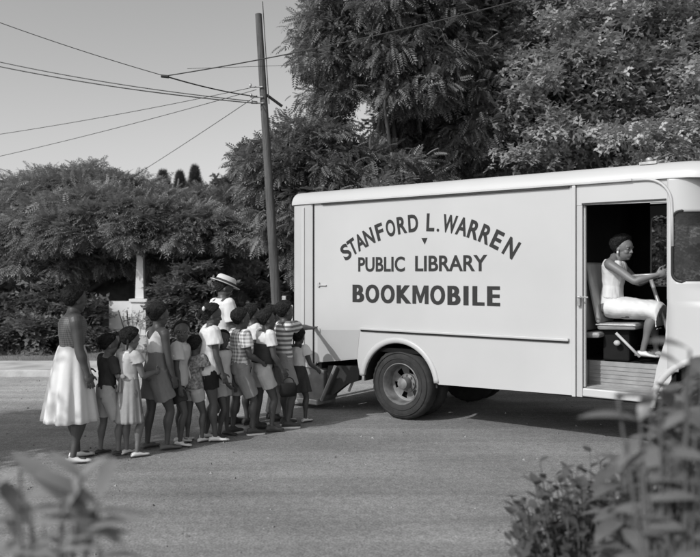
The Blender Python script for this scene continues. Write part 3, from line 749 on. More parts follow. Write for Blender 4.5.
def fit_text(s, x0, x1, z0, z1, bold, space=1.0, heavy=0, into=None):
    bm = m_glyph() if s == 'M' else text_obj(s, bold, space)
    xs = [v.co.x for v in bm.verts]; ys = [v.co.y for v in bm.verts]; a, b, c, d_ = min(xs), max(xs), min(ys), max(ys)
    if heavy:
        me = bpy.data.meshes.new('x'); bm.to_mesh(me)
        for q, dx in enumerate((-heavy, heavy)):
            n0 = len(bm.verts); bm.from_mesh(me); bm.verts.ensure_lookup_table()
            for v in bm.verts[n0:]: v.co.x += dx; v.co.z += .0004 * (q + 1)
        bpy.data.meshes.remove(me); a -= heavy; b += heavy
    for v in bm.verts:
        u = (v.co.x - a) / (b - a); w = (v.co.y - c) / (d_ - c)
        v.co = Vector((x0 + (x1 - x0) * u, -.0015 - v.co.z, z0 + (z1 - z0) * w))
    if into is not None:
        me = bpy.data.meshes.new('x'); bm.to_mesh(me); bm.free(); into.from_mesh(me); bpy.data.meshes.remove(me); return
    return link('lettering', bm, M['letter'], B)
def Sx(px): return ((px - 350) * 8.93 - 491) / (605.3 + .6047 * (px - 350))
def Kx(px): return .1411 * (px + 651) / 1.75
def Zx(px, py): return 1.75 - (py - 273) / Kx(px)
fit_text('PUBLIC', Sx(358.4), Sx(404.9), 1.765, 1.945, .022)
fit_text('LIBRARY', Sx(415.3), Sx(487.3), 1.770, 1.95, .022)
wb = bmesh.new()
for ch, a_, b_ in (('B', 352.7, 364.3), ('O', 365.6, 379.3), ('O', 380.9, 394.8), ('K', 396.8, 411.4), ('M', 412.6, 428.6), ('O', 430.3, 445.2), ('B', 447.6, 460.6), ('I', 463.6, 468.6), ('L', 472.6, 484.6), ('E', 487.2, 500.2)):
    o_ = .012 if ch in 'O' else 0
    fit_text(ch, Sx(a_), Sx(b_), 1.392 - o_ * .3, 1.606 + o_ * .3, .018, 1, 0 if ch in 'MI' else .035, wb)
link('lettering', wb, M['letter'], B)
bp('lettering', lambda bm: polyslab(bm, [(Sx(421.5), 2.155), (Sx(427.5), 2.155), (Sx(424.8), 2.08)], [], -.0045, -.0015), M['letter'])
# arched line: each letter on a circle through three measured centres
A_, B_, C_ = [np.array((Sx(px), Zx(px, py))) for px, py in ((346.5, 251.5), (427.5, 222.3), (512, 248.5))]
def circ(a, b, c):
    M2 = 2 * np.array([b - a, c - a]); q = np.array([b @ b - a @ a, c @ c - a @ a]); o_ = np.linalg.solve(M2, q); return o_, np.linalg.norm(a - o_)
O_, Rc = circ(A_, B_, C_)
lt = [('S', 346.0, 8.5), ('T', 352.8, 8), ('A', 360.3, 9.5), ('N', 369.0, 9.5), ('F', 379.8, 7.5), ('O', 390.6, 9), ('R', 401.9, 9), ('D', 413.2, 9.5), ('L', 430.6, 7.5), ('.', 438.6, 2.3),
      ('W', 449.8, 13.5), ('A', 462.3, 10.5), ('R', 474.2, 10.0), ('R', 485.9, 10.0), ('E', 497.2, 8.5), ('N', 511.3, 11)]
allb = bmesh.new()
for ki, (ch, px, wpx) in enumerate(lt):
    if ki in (8, 9, 10): link('lettering', allb, M['letter'], B); allb = bmesh.new()
    s = Sx(px); th = math.asin((s - O_[0]) / Rc); wd = wpx / Kx(px) * 1.22
    b = text_obj(ch, .028)
    xs = [v.co.x for v in b.verts]; ys = [v.co.y for v in b.verts]; a0, a1, c0, c1 = min(xs), max(xs), min(ys), max(ys)
    hgt = .205 if ch != '.' else .035
    for v in b.verts:
        u = ((v.co.x - a0) / (a1 - a0) - .5) * wd; w = (v.co.y - c0) / (c1 - c0) * hgt - .1025; rr = Rc + w
        x = O_[0] + rr * math.sin(th) + u * math.cos(th); z = O_[1] + rr * math.cos(th) - u * math.sin(th)
        v.co = Vector((x, -.0015 - v.co.z, z))
    me = bpy.data.meshes.new('x'); b.to_mesh(me); b.free(); allb.from_mesh(me); bpy.data.meshes.remove(me)
link('lettering', allb, M['letter'], B)
# cab fittings: seat, second backrest, steering wheel
SV = .48   # seat centre depth into the cab
def cabs(px, v, py):
    """point in van space seen at photo pixel (px,py), at depth v behind the side plane"""
    k = (px - 350) / F; # X/Y = k
    s = (k * (8.93 + .7965 * v) - .646 - .6047 * v) / (.7965 + .6047 * k)
    Y = 8.93 - .6047 * s + .7965 * v
    return Vector((s, v, CH - (py - 273) / F * Y))
seat_c = cabs(624, SV, 325)
def cushion(bm, p, q, hw, th, n=2):
    """padded board from p to q (in the s-z plane), half width hw across the van"""
    p, q = Vector(p), Vector(q); d = (q - p); L_ = d.length; dd = d.normalized(); nn = Vector((-dd.z, 0, dd.x))
    mt = Matrix(((dd.x, 0, nn.x, 0), (0, 1, 0, 0), (dd.z, 0, nn.z, 0), (0, 0, 0, 1)))
    box(bm, 0, L_, -hw, hw, -th, 0, Matrix.Translation(p) @ mt)
seat = bp('driver_seat', lambda bm: cushion(bm, cabs(604, SV, 322), cabs(643, SV, 322), .24, .07), M['vinyl'], bevel=.03)
bp('backrest', lambda bm: cushion(bm, cabs(608, SV, 322), cabs(596, SV, 262), .23, -.055), M['vinyl'], parent=seat, bevel=.027)
bp('piping', lambda bm: tube(bm, [cabs(604, SV, 320) + Vector((0, -.245, -.035)), cabs(643, SV, 321) + Vector((0, -.245, -.035))], .008, 6), M['steel'], parent=seat)
seat2 = bp('passenger_seat', lambda bm: cushion(bm, cabs(593, SV - .1, 330), cabs(589, SV - .1, 275), .21, -.055), M['vinyl'], bevel=.025)
bp('cushion', lambda bm: cushion(bm, cabs(588, SV - .1, 331), cabs(606, SV - .1, 331), .21, .06), M['vinyl'], parent=seat2, bevel=.025)
bp('seat_pedestal', lambda bm: (box(bm, seat_c.x - .17, seat_c.x + .10, SV - .15, SV + .15, .851, seat_c.z - .02)), M['dark'], bevel=.02)
bp('brake_lever', lambda bm: (tube(bm, [cabs(616, .27, 333), cabs(640, .27, 357)], .015, 10), ellips(bm, cabs(617, .26, 343), (.035, .03, .03))), M['paintgrey'], smooth=True)
swc = cabs(650, SV, 275)
def swheel(bm):
    c = swc + Vector((0, 0, 0)); pts = [c + Vector((.21 * math.cos(t), .21 * math.sin(t), .015 * math.cos(t))) for t in np.linspace(0, 2 * math.pi, 33)]
    tube(bm, pts, .013, 8)
    for a in (0, 2.1, 4.2): tube(bm, [c + Vector((0, 0, -.03)), c + Vector((.2 * math.cos(a), .2 * math.sin(a), 0))], .010, 6)
    tube(bm, [c + Vector((0, 0, -.02)), c + Vector((.25, .0, -.8))], .02, 8)
bp('steering_wheel', swheel, M['steel'], smooth=True)

# ------------------------------------------------------------------ people
PR = random.Random(11)
def body_joints(Ht, kid=True, arms=None, stance=(.03, -.03), feet_w=None, lean=0.0, head_yaw=0, head_pitch=0, seated=None):
    ratio = float(np.interp(Ht, [1.0, 1.65], [5.25, 6.5])); hh = Ht / ratio
    J = dict(H=Ht, hh=hh)
    hz = .485 * Ht; sw = PR.uniform(-.022, .022) * Ht; lean += PR.uniform(-.005, .035) * Ht; head_yaw += PR.uniform(-.16, .16); head_pitch += PR.uniform(-.04, .20)
    J['pel'] = Vector((0, sw, hz + .03 * Ht)); nz = Ht - 1.02 * hh
    J['neck'] = Vector((lean, 0, nz)); sp = J['neck'] - J['pel']
    J['sp'] = sp; J['fwd'] = Vector((1, 0, 0)) - sp.normalized() * sp.normalized().x; J['fwd'].normalize()
    sh = J['pel'] + sp * .92; tilt = -sw * .35; bend = PR.choice((-1, 1))
    J['head'] = Vector((lean + .012 * Ht, 0, Ht - hh * .52)); J['hy'] = head_yaw; J['hp'] = head_pitch
    for sd, sg in (('R', -1), ('L', 1)):
        s_ = sh + Vector((0, sg * .098 * Ht, sg * tilt)); J['sh' + sd] = s_
        ua, fa = (arms or {}).get(sd, ((.06, .10, -1), (.18, .02, -1)))
        ua = Vector((ua[0], sg * ua[1], ua[2])).normalized(); fa = Vector((fa[0], sg * fa[1], fa[2])).normalized()
        J['el' + sd] = s_ + ua * .168 * Ht; J['wr' + sd] = J['el' + sd] + fa * .142 * Ht; J['fa' + sd] = fa
        fx = stance[0] if sg < 0 else stance[1]; fw = (feet_w if feet_w is not None else .068)
        bd = .045 if sg == bend else 0; J['hip' + sd] = Vector((0, sw + sg * .048 * Ht, hz)); J['an' + sd] = Vector(((fx + bd * .6) * Ht, sg * fw * Ht, .045 * Ht))
        J['kn' + sd] = (J['hip' + sd] + J['an' + sd]) / 2 + Vector(((.010 + bd) * Ht, 0, .005 * Ht))
        J['toe' + sd] = Vector((1, sg * .18, 0)).normalized(); J['ft' + sd] = 0
    return J
TOR = [(-.16, .036, .050), (-.05, .056, .078), (.08, .057, .080), (.28, .050, .069), (.45, .045, .062), (.68, .053, .074), (.84, .054, .092), (.92, .047, .090), (1.0, .033, .052), (1.1, .026, .027)]
def trings(J, ease, t0=-1, t1=2, fat=1.0, extra=None):
    H_ = J['H']; sp = J['sp']; rings = []
    src = extra or TOR
    ts = [r[0] for r in src]
    tt = sorted(set([max(t0, ts[0])] + [t for t in ts if t0 < t < t1] + [min(t1, ts[-1])]))
    for t in tt:
        a = float(np.interp(t, ts, [r[1] for r in src])) * fat; b = float(np.interp(t, ts, [r[2] for r in src])) * fat
        rings.append((J['pel'] + sp * t, J['fwd'] * (a * H_ + ease), Vector((0, b * H_ + ease, 0))))
    return rings
def make_body(J, skin, parent, fat=1.08, shod=False, hold=()):
    H_ = J['H']; hh = J['hh']; bm = bmesh.new()
    loft(bm, trings(J, 0, fat=fat), 22)
    capsule(bm, J['neck'] - Vector((0, 0, .03 * H_)), .035 * H_, J['head'] + Vector((-.01 * H_, 0, -.2 * hh)), .034 * H_)
    RH = Matrix.Rotation(J['hy'], 3, 'Z') @ Matrix.Rotation(J['hp'], 3, 'Y'); hc = J['head']; J['RH'] = RH
    def hp(x, y, z): return hc + RH @ Vector((x * hh, y * hh, z * hh))
    J['hpf'] = hp
    ellips(bm, hp(-.04, 0, .12), (.43 * hh, .345 * hh, .375 * hh), RH, 3)
    ellips(bm, hp(.09, 0, -.18), (.27 * hh, .26 * hh, .28 * hh), RH, 3)
    ellips(bm, hp(.235, 0, -.37), (.085 * hh, .10 * hh, .075 * hh), RH)          # chin
    for sg in (-1, 1):
        ellips(bm, hp(.225, sg * .16, -.12), (.11 * hh, .10 * hh, .09 * hh), RH)      # cheeks
        ellips(bm, hp(.315, sg * .14, .10), (.06 * hh, .12 * hh, .045 * hh), RH)      # brow
        ellips(bm, hp(.30, sg * .15, .02), (.05 * hh, .065 * hh, .045 * hh), RH)      # eye
        ellips(bm, hp(-.03, sg * .335, -.04), (.065 * hh, .035 * hh, .10 * hh), RH)   # ear
    capsule(bm, hp(.33, 0, .05), .035 * hh, hp(.40, 0, -.11), .05 * hh, 8); ellips(bm, hp(.36, 0, -.125), (.055 * hh, .085 * hh, .04 * hh), RH)
    ellips(bm, hp(.325, 0, -.225), (.055 * hh, .11 * hh, .028 * hh), RH); ellips(bm, hp(.315, 0, -.27), (.055 * hh, .095 * hh, .03 * hh), RH)
    for sd, sg in (('R', -1), ('L', 1)):
        s_, e, w = J['sh' + sd], J['el' + sd], J['wr' + sd]
        limb(bm, [J['pel'] + J['sp'] * .90 + Vector((0, sg * .045 * H_, 0)), s_ + Vector((0, 0, -.004 * H_)), s_.lerp(e, .42), e, e.lerp(w, .28), e.lerp(w, .7), w, w + J['fa' + sd] * .015 * H_],
             [.040 * H_ * fat, .0315 * H_ * fat, .0265 * H_ * fat, .0215 * H_ * fat, .0235 * H_ * fat, .0185 * H_, .0150 * H_, .014 * H_])
        limb(bm, [J['neck'] + J['sp'] * .05, J['pel'] + J['sp'] * .985 + Vector((0, sg * .045 * H_, 0)), s_ + Vector((0, -sg * .012 * H_, -.002 * H_))], [.026 * H_, .024 * H_, .026 * H_ * fat])
        # hand: flat palm, four bent fingers of unequal length, thumb from the side of the palm
        fa = J['fa' + sd]; fd = fa; side_ = Vector((1, 0, 0)) - fd * fd.x
        if side_.length < .5: side_ = Vector((0, 0, 1)) - fd * fd.z
        side_.normalize(); nrm = fd.cross(side_).normalized()
        if nrm.y * sg > 0: nrm = -nrm          # palm faces the body
        pl = .050 * H_; palm = w + fd * pl * .55
        rotm = Matrix((fd, side_, nrm)).transposed()
        ellips(bm, palm, (pl * .62, .024 * H_, .0115 * H_), rotm)
        curl = .75 if sd in hold else .28
        for k, (off, ln) in enumerate(((.017, .040), (.006, .046), (-.006, .043), (-.017, .034))):
            p0 = w + fd * pl * .95 + side_ * off * H_; L_ = ln * H_; rf = .0052 * H_; p = p0; a = curl * .4
            dcur = fd * math.cos(a) + nrm * math.sin(a) + side_ * off * 3
            for seg in (.45, .32, .25):
                q = p + dcur.normalized() * L_ * seg; capsule(bm, p, rf, q, rf * .92, 8); p = q; a += curl; dcur = fd * math.cos(a) + nrm * math.sin(a) + side_ * off * 3
        p0 = w + fd * pl * .35 + side_ * .018 * H_; p1 = p0 + (fd * .7 + side_ * .7 + nrm * .25).normalized() * .024 * H_; p2 = p1 + (fd * .95 + side_ * .25 + nrm * .3).normalized() * .020 * H_
        capsule(bm, p0, .0078 * H_, p1, .0062 * H_, 8); capsule(bm, p1, .0062 * H_, p2, .0054 * H_, 8)
        h, k_, an = J['hip' + sd], J['kn' + sd], J['an' + sd]
        limb(bm, [h + Vector((0, 0, .02 * H_)), h.lerp(k_, .35), k_, k_.lerp(an, .3) + Vector((-.009 * H_, 0, 0)), k_.lerp(an, .7) + Vector((-.003 * H_, 0, 0)), an],
             [.050 * H_ * fat, .045 * H_ * fat, .0285 * H_ * fat, .0315 * H_ * fat, .0205 * H_, .0175 * H_])
        toe = J['toe' + sd]; dn = Vector((0, 0, 1))
        capsule(bm, an - toe * .022 * H_ - dn * .022 * H_, .0215 * H_, an + toe * .055 * H_ - dn * .026 * H_, .0175 * H_)
        sdv = Vector((-toe.y, toe.x, 0))
        for q_ in (-1, 0, 1): capsule(bm, an + toe * .03 * H_ - dn * .024 * H_, .018 * H_, an + toe * .082 * H_ + sdv * q_ * .013 * H_ - dn * .033 * H_, .0105 * H_)
    eyes = [hp(.345, sg * .15, .02) for sg in (-1, 1)]; lips = hp(.37, 0, -.245)
    def paint(c):
        for e in eyes:
            dl = (c - e).length
            if dl < .035 * hh: return 2
            if dl < .062 * hh and abs((RH.transposed() @ (c - e)).z) < .028 * hh: return 1
        return 0
    return remeshed('body', bm, [skin, M['eyew'], M['eyeb']], parent, .0046, 5, paint=paint)
def make_hair(J, parent, m, thick=.10, style='crop', low=-.25, front=.28):
    hh = J['hh']; RH = J['RH']; bm = bmesh.new(); r = bmesh.ops.create_icosphere(bm, subdivisions=5, radius=1)
    for v in bm.verts:
        d = v.co.normalized()
        base = Vector((d.x * .43, d.y * .345, d.z * .375))
        # face mask: no hair in front below the hairline, nor under the nape
        f = min(1, max(0, (front - .08 - d.x + (.72 if d.z > 0 else .35) * d.z) * 3.5))
        nz = noise.noise(d * 5) * .35 + noise.noise(d * 13) * .45 + noise.noise(d * 30) * .35
        k = -.06 + (.075 + (thick + .005) * min(1, max(0, (d.z + .45) * 1.2))) * f + (thick * .4 + .02) * nz * f
        p = base + d * k
        v.co = J['head'] + RH @ (Vector((p.x - .04, p.y, p.z + .12)) * hh)
    if style == 'puffs':
        for sg in (-1, 1): ellips(bm, J['hpf'](-.25, sg * .33, .15), (.13 * hh, .12 * hh, .13 * hh), sub=3)
    if style == 'pony':
        ellips(bm, J['hpf'](-.50, 0, .12), (.16 * hh, .13 * hh, .15 * hh), sub=3); ellips(bm, J['hpf'](-.58, 0, -.05), (.10 * hh, .09 * hh, .16 * hh), sub=3)
    if style == 'braids':
        for sg in (-1, 1): capsule(bm, J['hpf'](-.3, sg * .3, -.05), .07 * hh, J['hpf'](-.33, sg * .36, -.42), .04 * hh, 8)
    if style == 'bun': ellips(bm, J['hpf'](-.46, 0, .2), (.17 * hh, .16 * hh, .16 * hh), sub=3)
    return link('hair', bm, m, parent, smooth=True)
def top(J, parent, m, hem=-.1, sleeve=.5, ease=.014, loose=0, scoop=None, name='shirt', vneck=False, fat=1.08, seed=1, wr=.011, tcol=.965):
    if loose: ease += .012
    elif hem < .3 and name == 'shirt': hem = .14
    H_ = J['H']; bm = bmesh.new()
    rings = trings(J, ease, hem, tcol, fat)
    if loose:
        rings = [(c, a * (1 + loose * max(0, 1 - i / 4)), b * (1 + loose * max(0, 1 - i / 4))) for i, (c, a, b) in enumerate(rings)]
    loft(bm, rings, 26)
    for sd, sg in (('R', -1), ('L', 1)):
        s_, e = J['sh' + sd], J['el' + sd]; d = (e - s_)
        if sleeve:
            c0 = J['pel'] + J['sp'] * .86 + Vector((0, sg * .045 * H_, 0)); capsule(bm, c0, .042 * H_ + ease * .5, s_, .036 * H_ + ease * .5)
            dd, a, b = frame_of(d)
            p0 = s_ - dd * .01 * H_; p1 = s_ + d * sleeve
            loft(bm, [(p0, a * (.034 * H_ + ease * .6), b * (.034 * H_ + ease * .6)), (p1, a * (.033 * H_ + ease * 1.5), b * (.033 * H_ + ease * 1.5))], 18)
    cut = None
    if scoop:
        zt = J['sp'].z + J['pel'].z
        def cut(p, zt=zt):
            y = abs(p.y) / (.052 * H_)
            return (p.z > zt - scoop * H_ * (1 - y * y) and y < 1)
    return remeshed(name, bm, m, parent, .0055, 2, wr, 12, cut, seed=seed)
def shorts(J, parent, m, leg=.55, ease=.010, waist=.24, name='shorts', flare=1.0, seed=2, fat=1.06, wr=.011):
    ease += .004; H_ = J['H']; bm = bmesh.new(); loft(bm, trings(J, ease + .004, -.10, waist, fat), 26)
    for sd in 'RL':
        h, k = J['hip' + sd], J['kn' + sd]; e = h.lerp(k, leg) if leg <= 1 else k.lerp(J['an' + sd], leg - 1)
        dd, a, b = frame_of(k - h); pts = [h + Vector((0, 0, .05 * H_)), h]
        r0 = .050 * H_ * fat + ease; r1 = (.045 * H_ * fat + ease * .8) * flare
        rg = [(pts[0], a * r0 * .9, b * r0 * .9), (pts[1], a * r0, b * r0)]
        if leg > 1: rg.append((k, a * r1 * .86, b * r1 * .86))
        rg.append((e, a * r1 * (.8 if leg > 1 else 1), b * r1 * (.8 if leg > 1 else 1)))
        loft(bm, rg, 18)
    return remeshed(name, bm, m, parent, .0055, 2, wr, 11, seed=seed)
def skirt(J, parent, m, zh, rx, ry, t0=.45, name='skirt', folds=9, amp=.10, ease=.010, seed=0, puff=0):
    """open-bottomed gathered skirt from the waist to height zh"""
    H_ = J['H']; w = J['pel'] + J['sp'] * t0; n = 96; K_ = 18
    a0 = float(np.interp(t0, [r[0] for r in TOR], [r[1] for r in TOR])) * H_ + ease; b0 = float(np.interp(t0, [r[0] for r in TOR], [r[2] for r in TOR])) * H_ + ease
    rings = []
    for k in range(K_ + 1):
        u = k / K_; e = u ** (.62 - puff)
        rings.append((Vector((w.x * (1 - u), 0, w.z + (zh - w.z) * u)), Vector((a0 + (rx - a0) * e, 0, 0)), Vector((0, b0 + (ry - b0) * e, 0))))
    def fn(k, t):
        u = k / K_; return 1 + amp * (u ** .8 + .12) * (math.sin(folds * t + seed + .8 * math.sin(2 * t + seed)) * .6 + .4 * math.sin(folds * 1.7 * t + 2 * seed) * u) + .03 * u * noise.noise(Vector((math.cos(t) * 2, math.sin(t) * 2, seed)))
    bm = bmesh.new(); loft(bm, rings, n, True, False, fn)
    for k in range(0): pass
    o = link(name, bm, m, parent, smooth=True)
    sd_ = o.modifiers.new('s', 'SOLIDIFY'); sd_.thickness = .004; sd_.offset = -1
    return o
def collar(J, parent, m):
    H_ = J['H']; c = J['pel'] + J['sp'] * .985; bm = bmesh.new(); f = J['fwd']
    loft(bm, [(c - Vector((0, 0, .018 * H_)), f * .066 * H_, Vector((0, .078 * H_, 0))), (c, f * .050 * H_, Vector((0, .058 * H_, 0))), (c + Vector((0, 0, .016 * H_)), f * .042 * H_, Vector((0, .046 * H_, 0))), (c + Vector((0, 0, .012 * H_)), f * .038 * H_, Vector((0, .042 * H_, 0)))], 28)
    link('collar', bm, m, parent, smooth=True)
def shoes(J, parent, m, name='shoe', sole=None, grow=1.0, low=False):
    H_ = J['H']
    for sd in 'RL':
        an = J['an' + sd]; toe = J['toe' + sd]; s = Vector((-toe.y, toe.x, 0)); g = an - Vector((0, 0, an.z)) + Vector((0, 0, J['ft' + sd]))
        bm = bmesh.new(); rings = []
        tp = (.055 if not low else .036) * H_
        prof = [(-.048, .011, .3), (-.042, .019, .8), (-.02, .0235, 1.0), (.02, .025, .95), (.045, .028, .62), (.078, .026, .5), (.095, .019, .42), (.101, .009, .3)]
        for x, w_, hgt in prof:
            hz_ = tp * hgt / 2; rings.append((g + toe * x * H_ + Vector((0, 0, hz_ + .012)), s * w_ * H_ * grow, Vector((0, 0, hz_))))
        loft(bm, rings, 16); o = link(name, bm, m, parent, smooth=True)
        if sole:
            bm = bmesh.new(); pts = []
            for x, w_, _ in prof: pts.append((x, w_ * 1.06))
            outl = [g + toe * x * H_ + s * w_ * H_ * grow for x, w_ in pts] + [g + toe * x * H_ - s * w_ * H_ * grow for x, w_ in pts[::-1]]
            A = [bm.verts.new(p) for p in outl]; Cc = [bm.verts.new(p + Vector((0, 0, .018))) for p in outl]; n = len(outl)
            bm.faces.new(A[::-1]); bm.faces.new(Cc)
            for i in range(n): bm.faces.new((A[i], A[(i + 1) % n], Cc[(i + 1) % n], Cc[i]))
            link('sole', bm, sole, o)
def bow(J, parent, m, x=-.42, y=0, z=.25, sz=.16):
    bm = bmesh.new(); hh = J['hh']; c = J['hpf'](x, y, z); RH = J['RH']
    for sg in (-1, 1): ellips(bm, c + RH @ Vector((-.02 * hh, sg * sz * .6 * hh, .03 * hh)), (.06 * hh, sz * .62 * hh, sz * .42 * hh), RH @ Matrix.Rotation(sg * .4, 3, 'X'), 3)
    ellips(bm, c, (.05 * hh, .05 * hh, .05 * hh)); return link('hair_bow', bm, m, parent, smooth=True)
SK = [mat('skin_deep', .060, .5, .08, 8, spec=.45), mat('skin_brown', .085, .5, .08, 8, spec=.45), mat('skin_warm', .14, .5, .08, 8, spec=.45)]
HAIR = mat('black_hair', .018, .9, .6, 40, 1.0, 70, .15)
cW = cloth('white_cotton', .60, .04); cW2 = cloth('offwhite_cotton', .50, .06); cG = cloth('grey_cotton', .24); cG2 = cloth('mid_grey_twill', .17); cL = cloth('light_grey_cotton', .40)
cD = cloth('dark_cotton', .045, .25); cK = cloth('black_cotton', .02, .2); cCheck = stripe_mat('small_check', .10, .19, 55, both=True)
cPlaid = stripe_mat('plaid_cotton', .22, .72, 26, both=True); cStripe = stripe_mat('striped_jersey', .62, .17, 19); cPrint = mat('printed_cotton', .22, .9, .75, 38, .2, 60, .1)
shW = mat('white_canvas', .6, .7, .1); shD = mat('dark_canvas', .04, .6, .2); shB = mat('brown_leather', .10, .5, .2); rubW = mat('white_rubber', .6, .6, .1)
QG = 'people queuing beside the bookmobile'
def person(px, py, yaw, Ht, label, **kw):
    g = gnd(px, py); t = empty('person', (g.x, g.y, .004), R(yaw), label, 'person', QG)
    J = body_joints(Ht, **kw); return t, J
# 1 woman in white skirt
t, J = person(70, 462, 28, 1.62, 'woman in dark checked sleeveless bodice and full white skirt, last in the queue', arms={'R': ((.10, .13, -1), (.30, .06, -1)), 'L': ((.1, .1, -1), (.5, -.1, -1))}, stance=(-.02, .05), head_yaw=R(8))
make_body(J, SK[0], t, 1.22); make_hair(J, t, HAIR, .10, low=-.35, front=.32)
top(J, t, cCheck, hem=.38, sleeve=0, ease=.014, name='bodice', fat=1.25, seed=3, wr=.006, tcol=.97)
skirt(J, t, cW, .385, .235, .27, .50, folds=9, amp=.12, seed=1.0, ease=.02)
shoes(J, t, shW, low=True)
# 2 child dark shirt, pale shorts
t, J = person(106, 456, 40, 1.16, 'child in dark shirt and pale grey shorts standing right of the white-skirted woman', arms={'R': ((.35, .15, -1), (.9, -.1, .5)), 'L': ((.2, .2, -1), (.8, -.2, .3))}, stance=(.05, -.02), head_yaw=R(-10))
make_body(J, SK[2], t); make_hair(J, t, HAIR, .06); top(J, t, cD, hem=.12, sleeve=.6, seed=4); shorts(J, t, cL, .75, seed=5, flare=1.12); shoes(J, t, shD, low=True)
# 3 girl in grey dress with white collar and bow
t, J = person(129, 457, 48, 1.22, 'girl seen from behind in grey gathered dress with broad white collar', arms={'R': ((.3, .12, -1), (1, -.3, .1)), 'L': ((.3, .12, -1), (1, -.3, .1))}, stance=(.0, .02))
make_body(J, SK[2], t, 1.04); make_hair(J, t, HAIR, .09, 'braids'); top(J, t, cL, hem=.3, sleeve=.35, seed=6, name='dress_bodice')
skirt(J, t, cloth('grey_gingham', .27, .15), .33, .125, .15, .42, folds=10, amp=.08, seed=2.0, name='dress_skirt')
bm = bmesh.new(); H_ = J['H']; c = J['pel'] + J['sp'] * .93
loft(bm, [(c + Vector((0, 0, -.055 * H_)), (.070 * H_, 0, 0), (0, .112 * H_, 0)), (c, (.062 * H_, 0, 0), (0, .098 * H_, 0)), (c + Vector((0, 0, .025 * H_)), (.036 * H_, 0, 0), (0, .05 * H_, 0))], 28, fn=lambda k, t_: 1 + .03 * math.sin(6 * t_)); link('collar', bm, cW, t, smooth=True)
bm = bmesh.new(); c = J['pel'] + J['sp'] * .38 + Vector((-.07 * H_, 0, 0))
for sg in (-1, 1): ellips(bm, c + Vector((-.01, sg * .035 * H_, .004)), (.014 * H_, .034 * H_, .02 * H_)); capsule(bm, c, .009 * H_, c + Vector((-.02 * H_, sg * .02 * H_, -.11 * H_)), .012 * H_, 8)
link('sash_bow', bm, cG, t, smooth=True)
shoes(J, t, shW, low=True)
# 4 tall girl white scoop top grey shorts
t, J = person(156, 450, 42, 1.44, 'tall girl in white sleeveless scoop-back top and grey shorts', arms={'R': ((.12, .10, -1), (.30, -.02, -1)), 'L': ((.1, .1, -1), (.6, -.1, -1))}, stance=(.02, -.03))
make_body(J, SK[0], t); make_hair(J, t, HAIR, .09, 'bun', low=-.3); top(J, t, cW, hem=.36, sleeve=0, ease=.008, seed=7, scoop=.07, name='tank_top', wr=.006)
shorts(J, t, cG2, .62, seed=8, ease=.016, waist=.48, flare=1.2); shoes(J, t, shB, low=True)
# 5 boy looking at camera
t, J = person(177, 445, -5, 1.26, 'boy in untucked pale shirt turning his face towards the camera', arms={'R': ((.04, .12, -1), (.2, .05, -1)), 'L': ((.1, .1, -1), (.3, 0, -1))}, stance=(.02, .0), head_yaw=R(-58))
make_body(J, SK[0], t, 1.03); make_hair(J, t, HAIR, .035, low=-.1, front=.22); top(J, t, cW2, hem=-.18, sleeve=.62, loose=.12, seed=9); shorts(J, t, cD, .6, seed=10); collar(J, t, cW2); shoes(J, t, shW, low=True)
# 6 small child
t, J = person(193, 443, 60, 1.10, 'small child seen from behind in dark printed top with crossed straps', arms={'R': ((.1, .12, -1), (.3, 0, -1)), 'L': ((.1, .12, -1), (.3, 0, -1))}, stance=(.02, .0))
make_body(J, SK[1], t); make_hair(J, t, HAIR, .05); top(J, t, cPrint, hem=.0, sleeve=.4, loose=.04, seed=11); shorts(J, t, cL, .4, seed=12)
bm = bmesh.new(); H_ = J['H']
for sg in (-1, 1): tube(bm, [J['pel'] + J['sp'] * .95 + Vector((-.035 * H_, sg * .045 * H_, .0)), J['pel'] + J['sp'] * .7 + Vector((-.076 * H_, sg * .01 * H_, 0)), J['pel'] + J['sp'] * .3 + Vector((-.072 * H_, -sg * .035 * H_, 0))], .009, 6)
link('strap', bm, cW, t)
shoes(J, t, shW, low=True)
# 7 girl with bow
t, J = person(208, 441, 22, 1.42, 'girl in loose white top and dark shorts with a large white hair bow', arms={'R': ((.10, .12, -1), (.35, -.05, -1)), 'L': ((.1, .1, -1), (.6, -.1, -1))}, stance=(.04, -.03), head_yaw=R(-8))
make_body(J, SK[0], t, 1.04); make_hair(J, t, HAIR, .08, 'pony'); bow(J, t, cW, -.42, -.34, .26, .22); top(J, t, cW, hem=-.12, sleeve=.55, loose=.1, seed=13); shorts(J, t, cK, .45, seed=14); shoes(J, t, shW, low=True)
# 8 man in hat
t, J = person(221, 424, 38, 1.70, 'man in white short-sleeved shirt and pale brimmed hat standing behind the children', arms={'R': ((.15, .12, -1), (.7, -.1, -.6)), 'L': ((.1, .1, -1), (.6, -.1, -.8))}, stance=(.02, -.03), head_pitch=R(12), head_yaw=R(-15))
make_body(J, SK[0], t, 1.15); make_hair(J, t, HAIR, .03, low=-.2); top(J, t, cW, hem=.1, sleeve=.7, ease=.02, fat=1.1, seed=15, wr=.008); shorts(J, t, cG2, 1.9, seed=16, name='trousers', ease=.014); collar(J, t, cW); shoes(J, t, shD)
hc = J['hpf'](-.04, 0, .24); hh = J['hh']; RH = J['RH']; bm = bmesh.new()
def hr(z, a, b): return (hc + RH @ Vector((0, 0, z * hh)), RH @ Vector((a * hh, 0, 0)), RH @ Vector((0, b * hh, 0)))
loft(bm, [hr(-.03, .46, .38), hr(-.045, .64, .55), hr(-.03, .68, .59), hr(-.01, .68, .59), hr(-.01, .56, .48), hr(.0, .50, .42), hr(.10, .475, .40), hr(.26, .44, .36), hr(.335, .36, .28), hr(.32, .15, .12)], 40,
     fn=lambda k, t_: 1 + (.03 * math.cos(2 * t_) if k in (1, 2, 3) else 0)); hat = link('hat', bm, cW2, t, smooth=True)
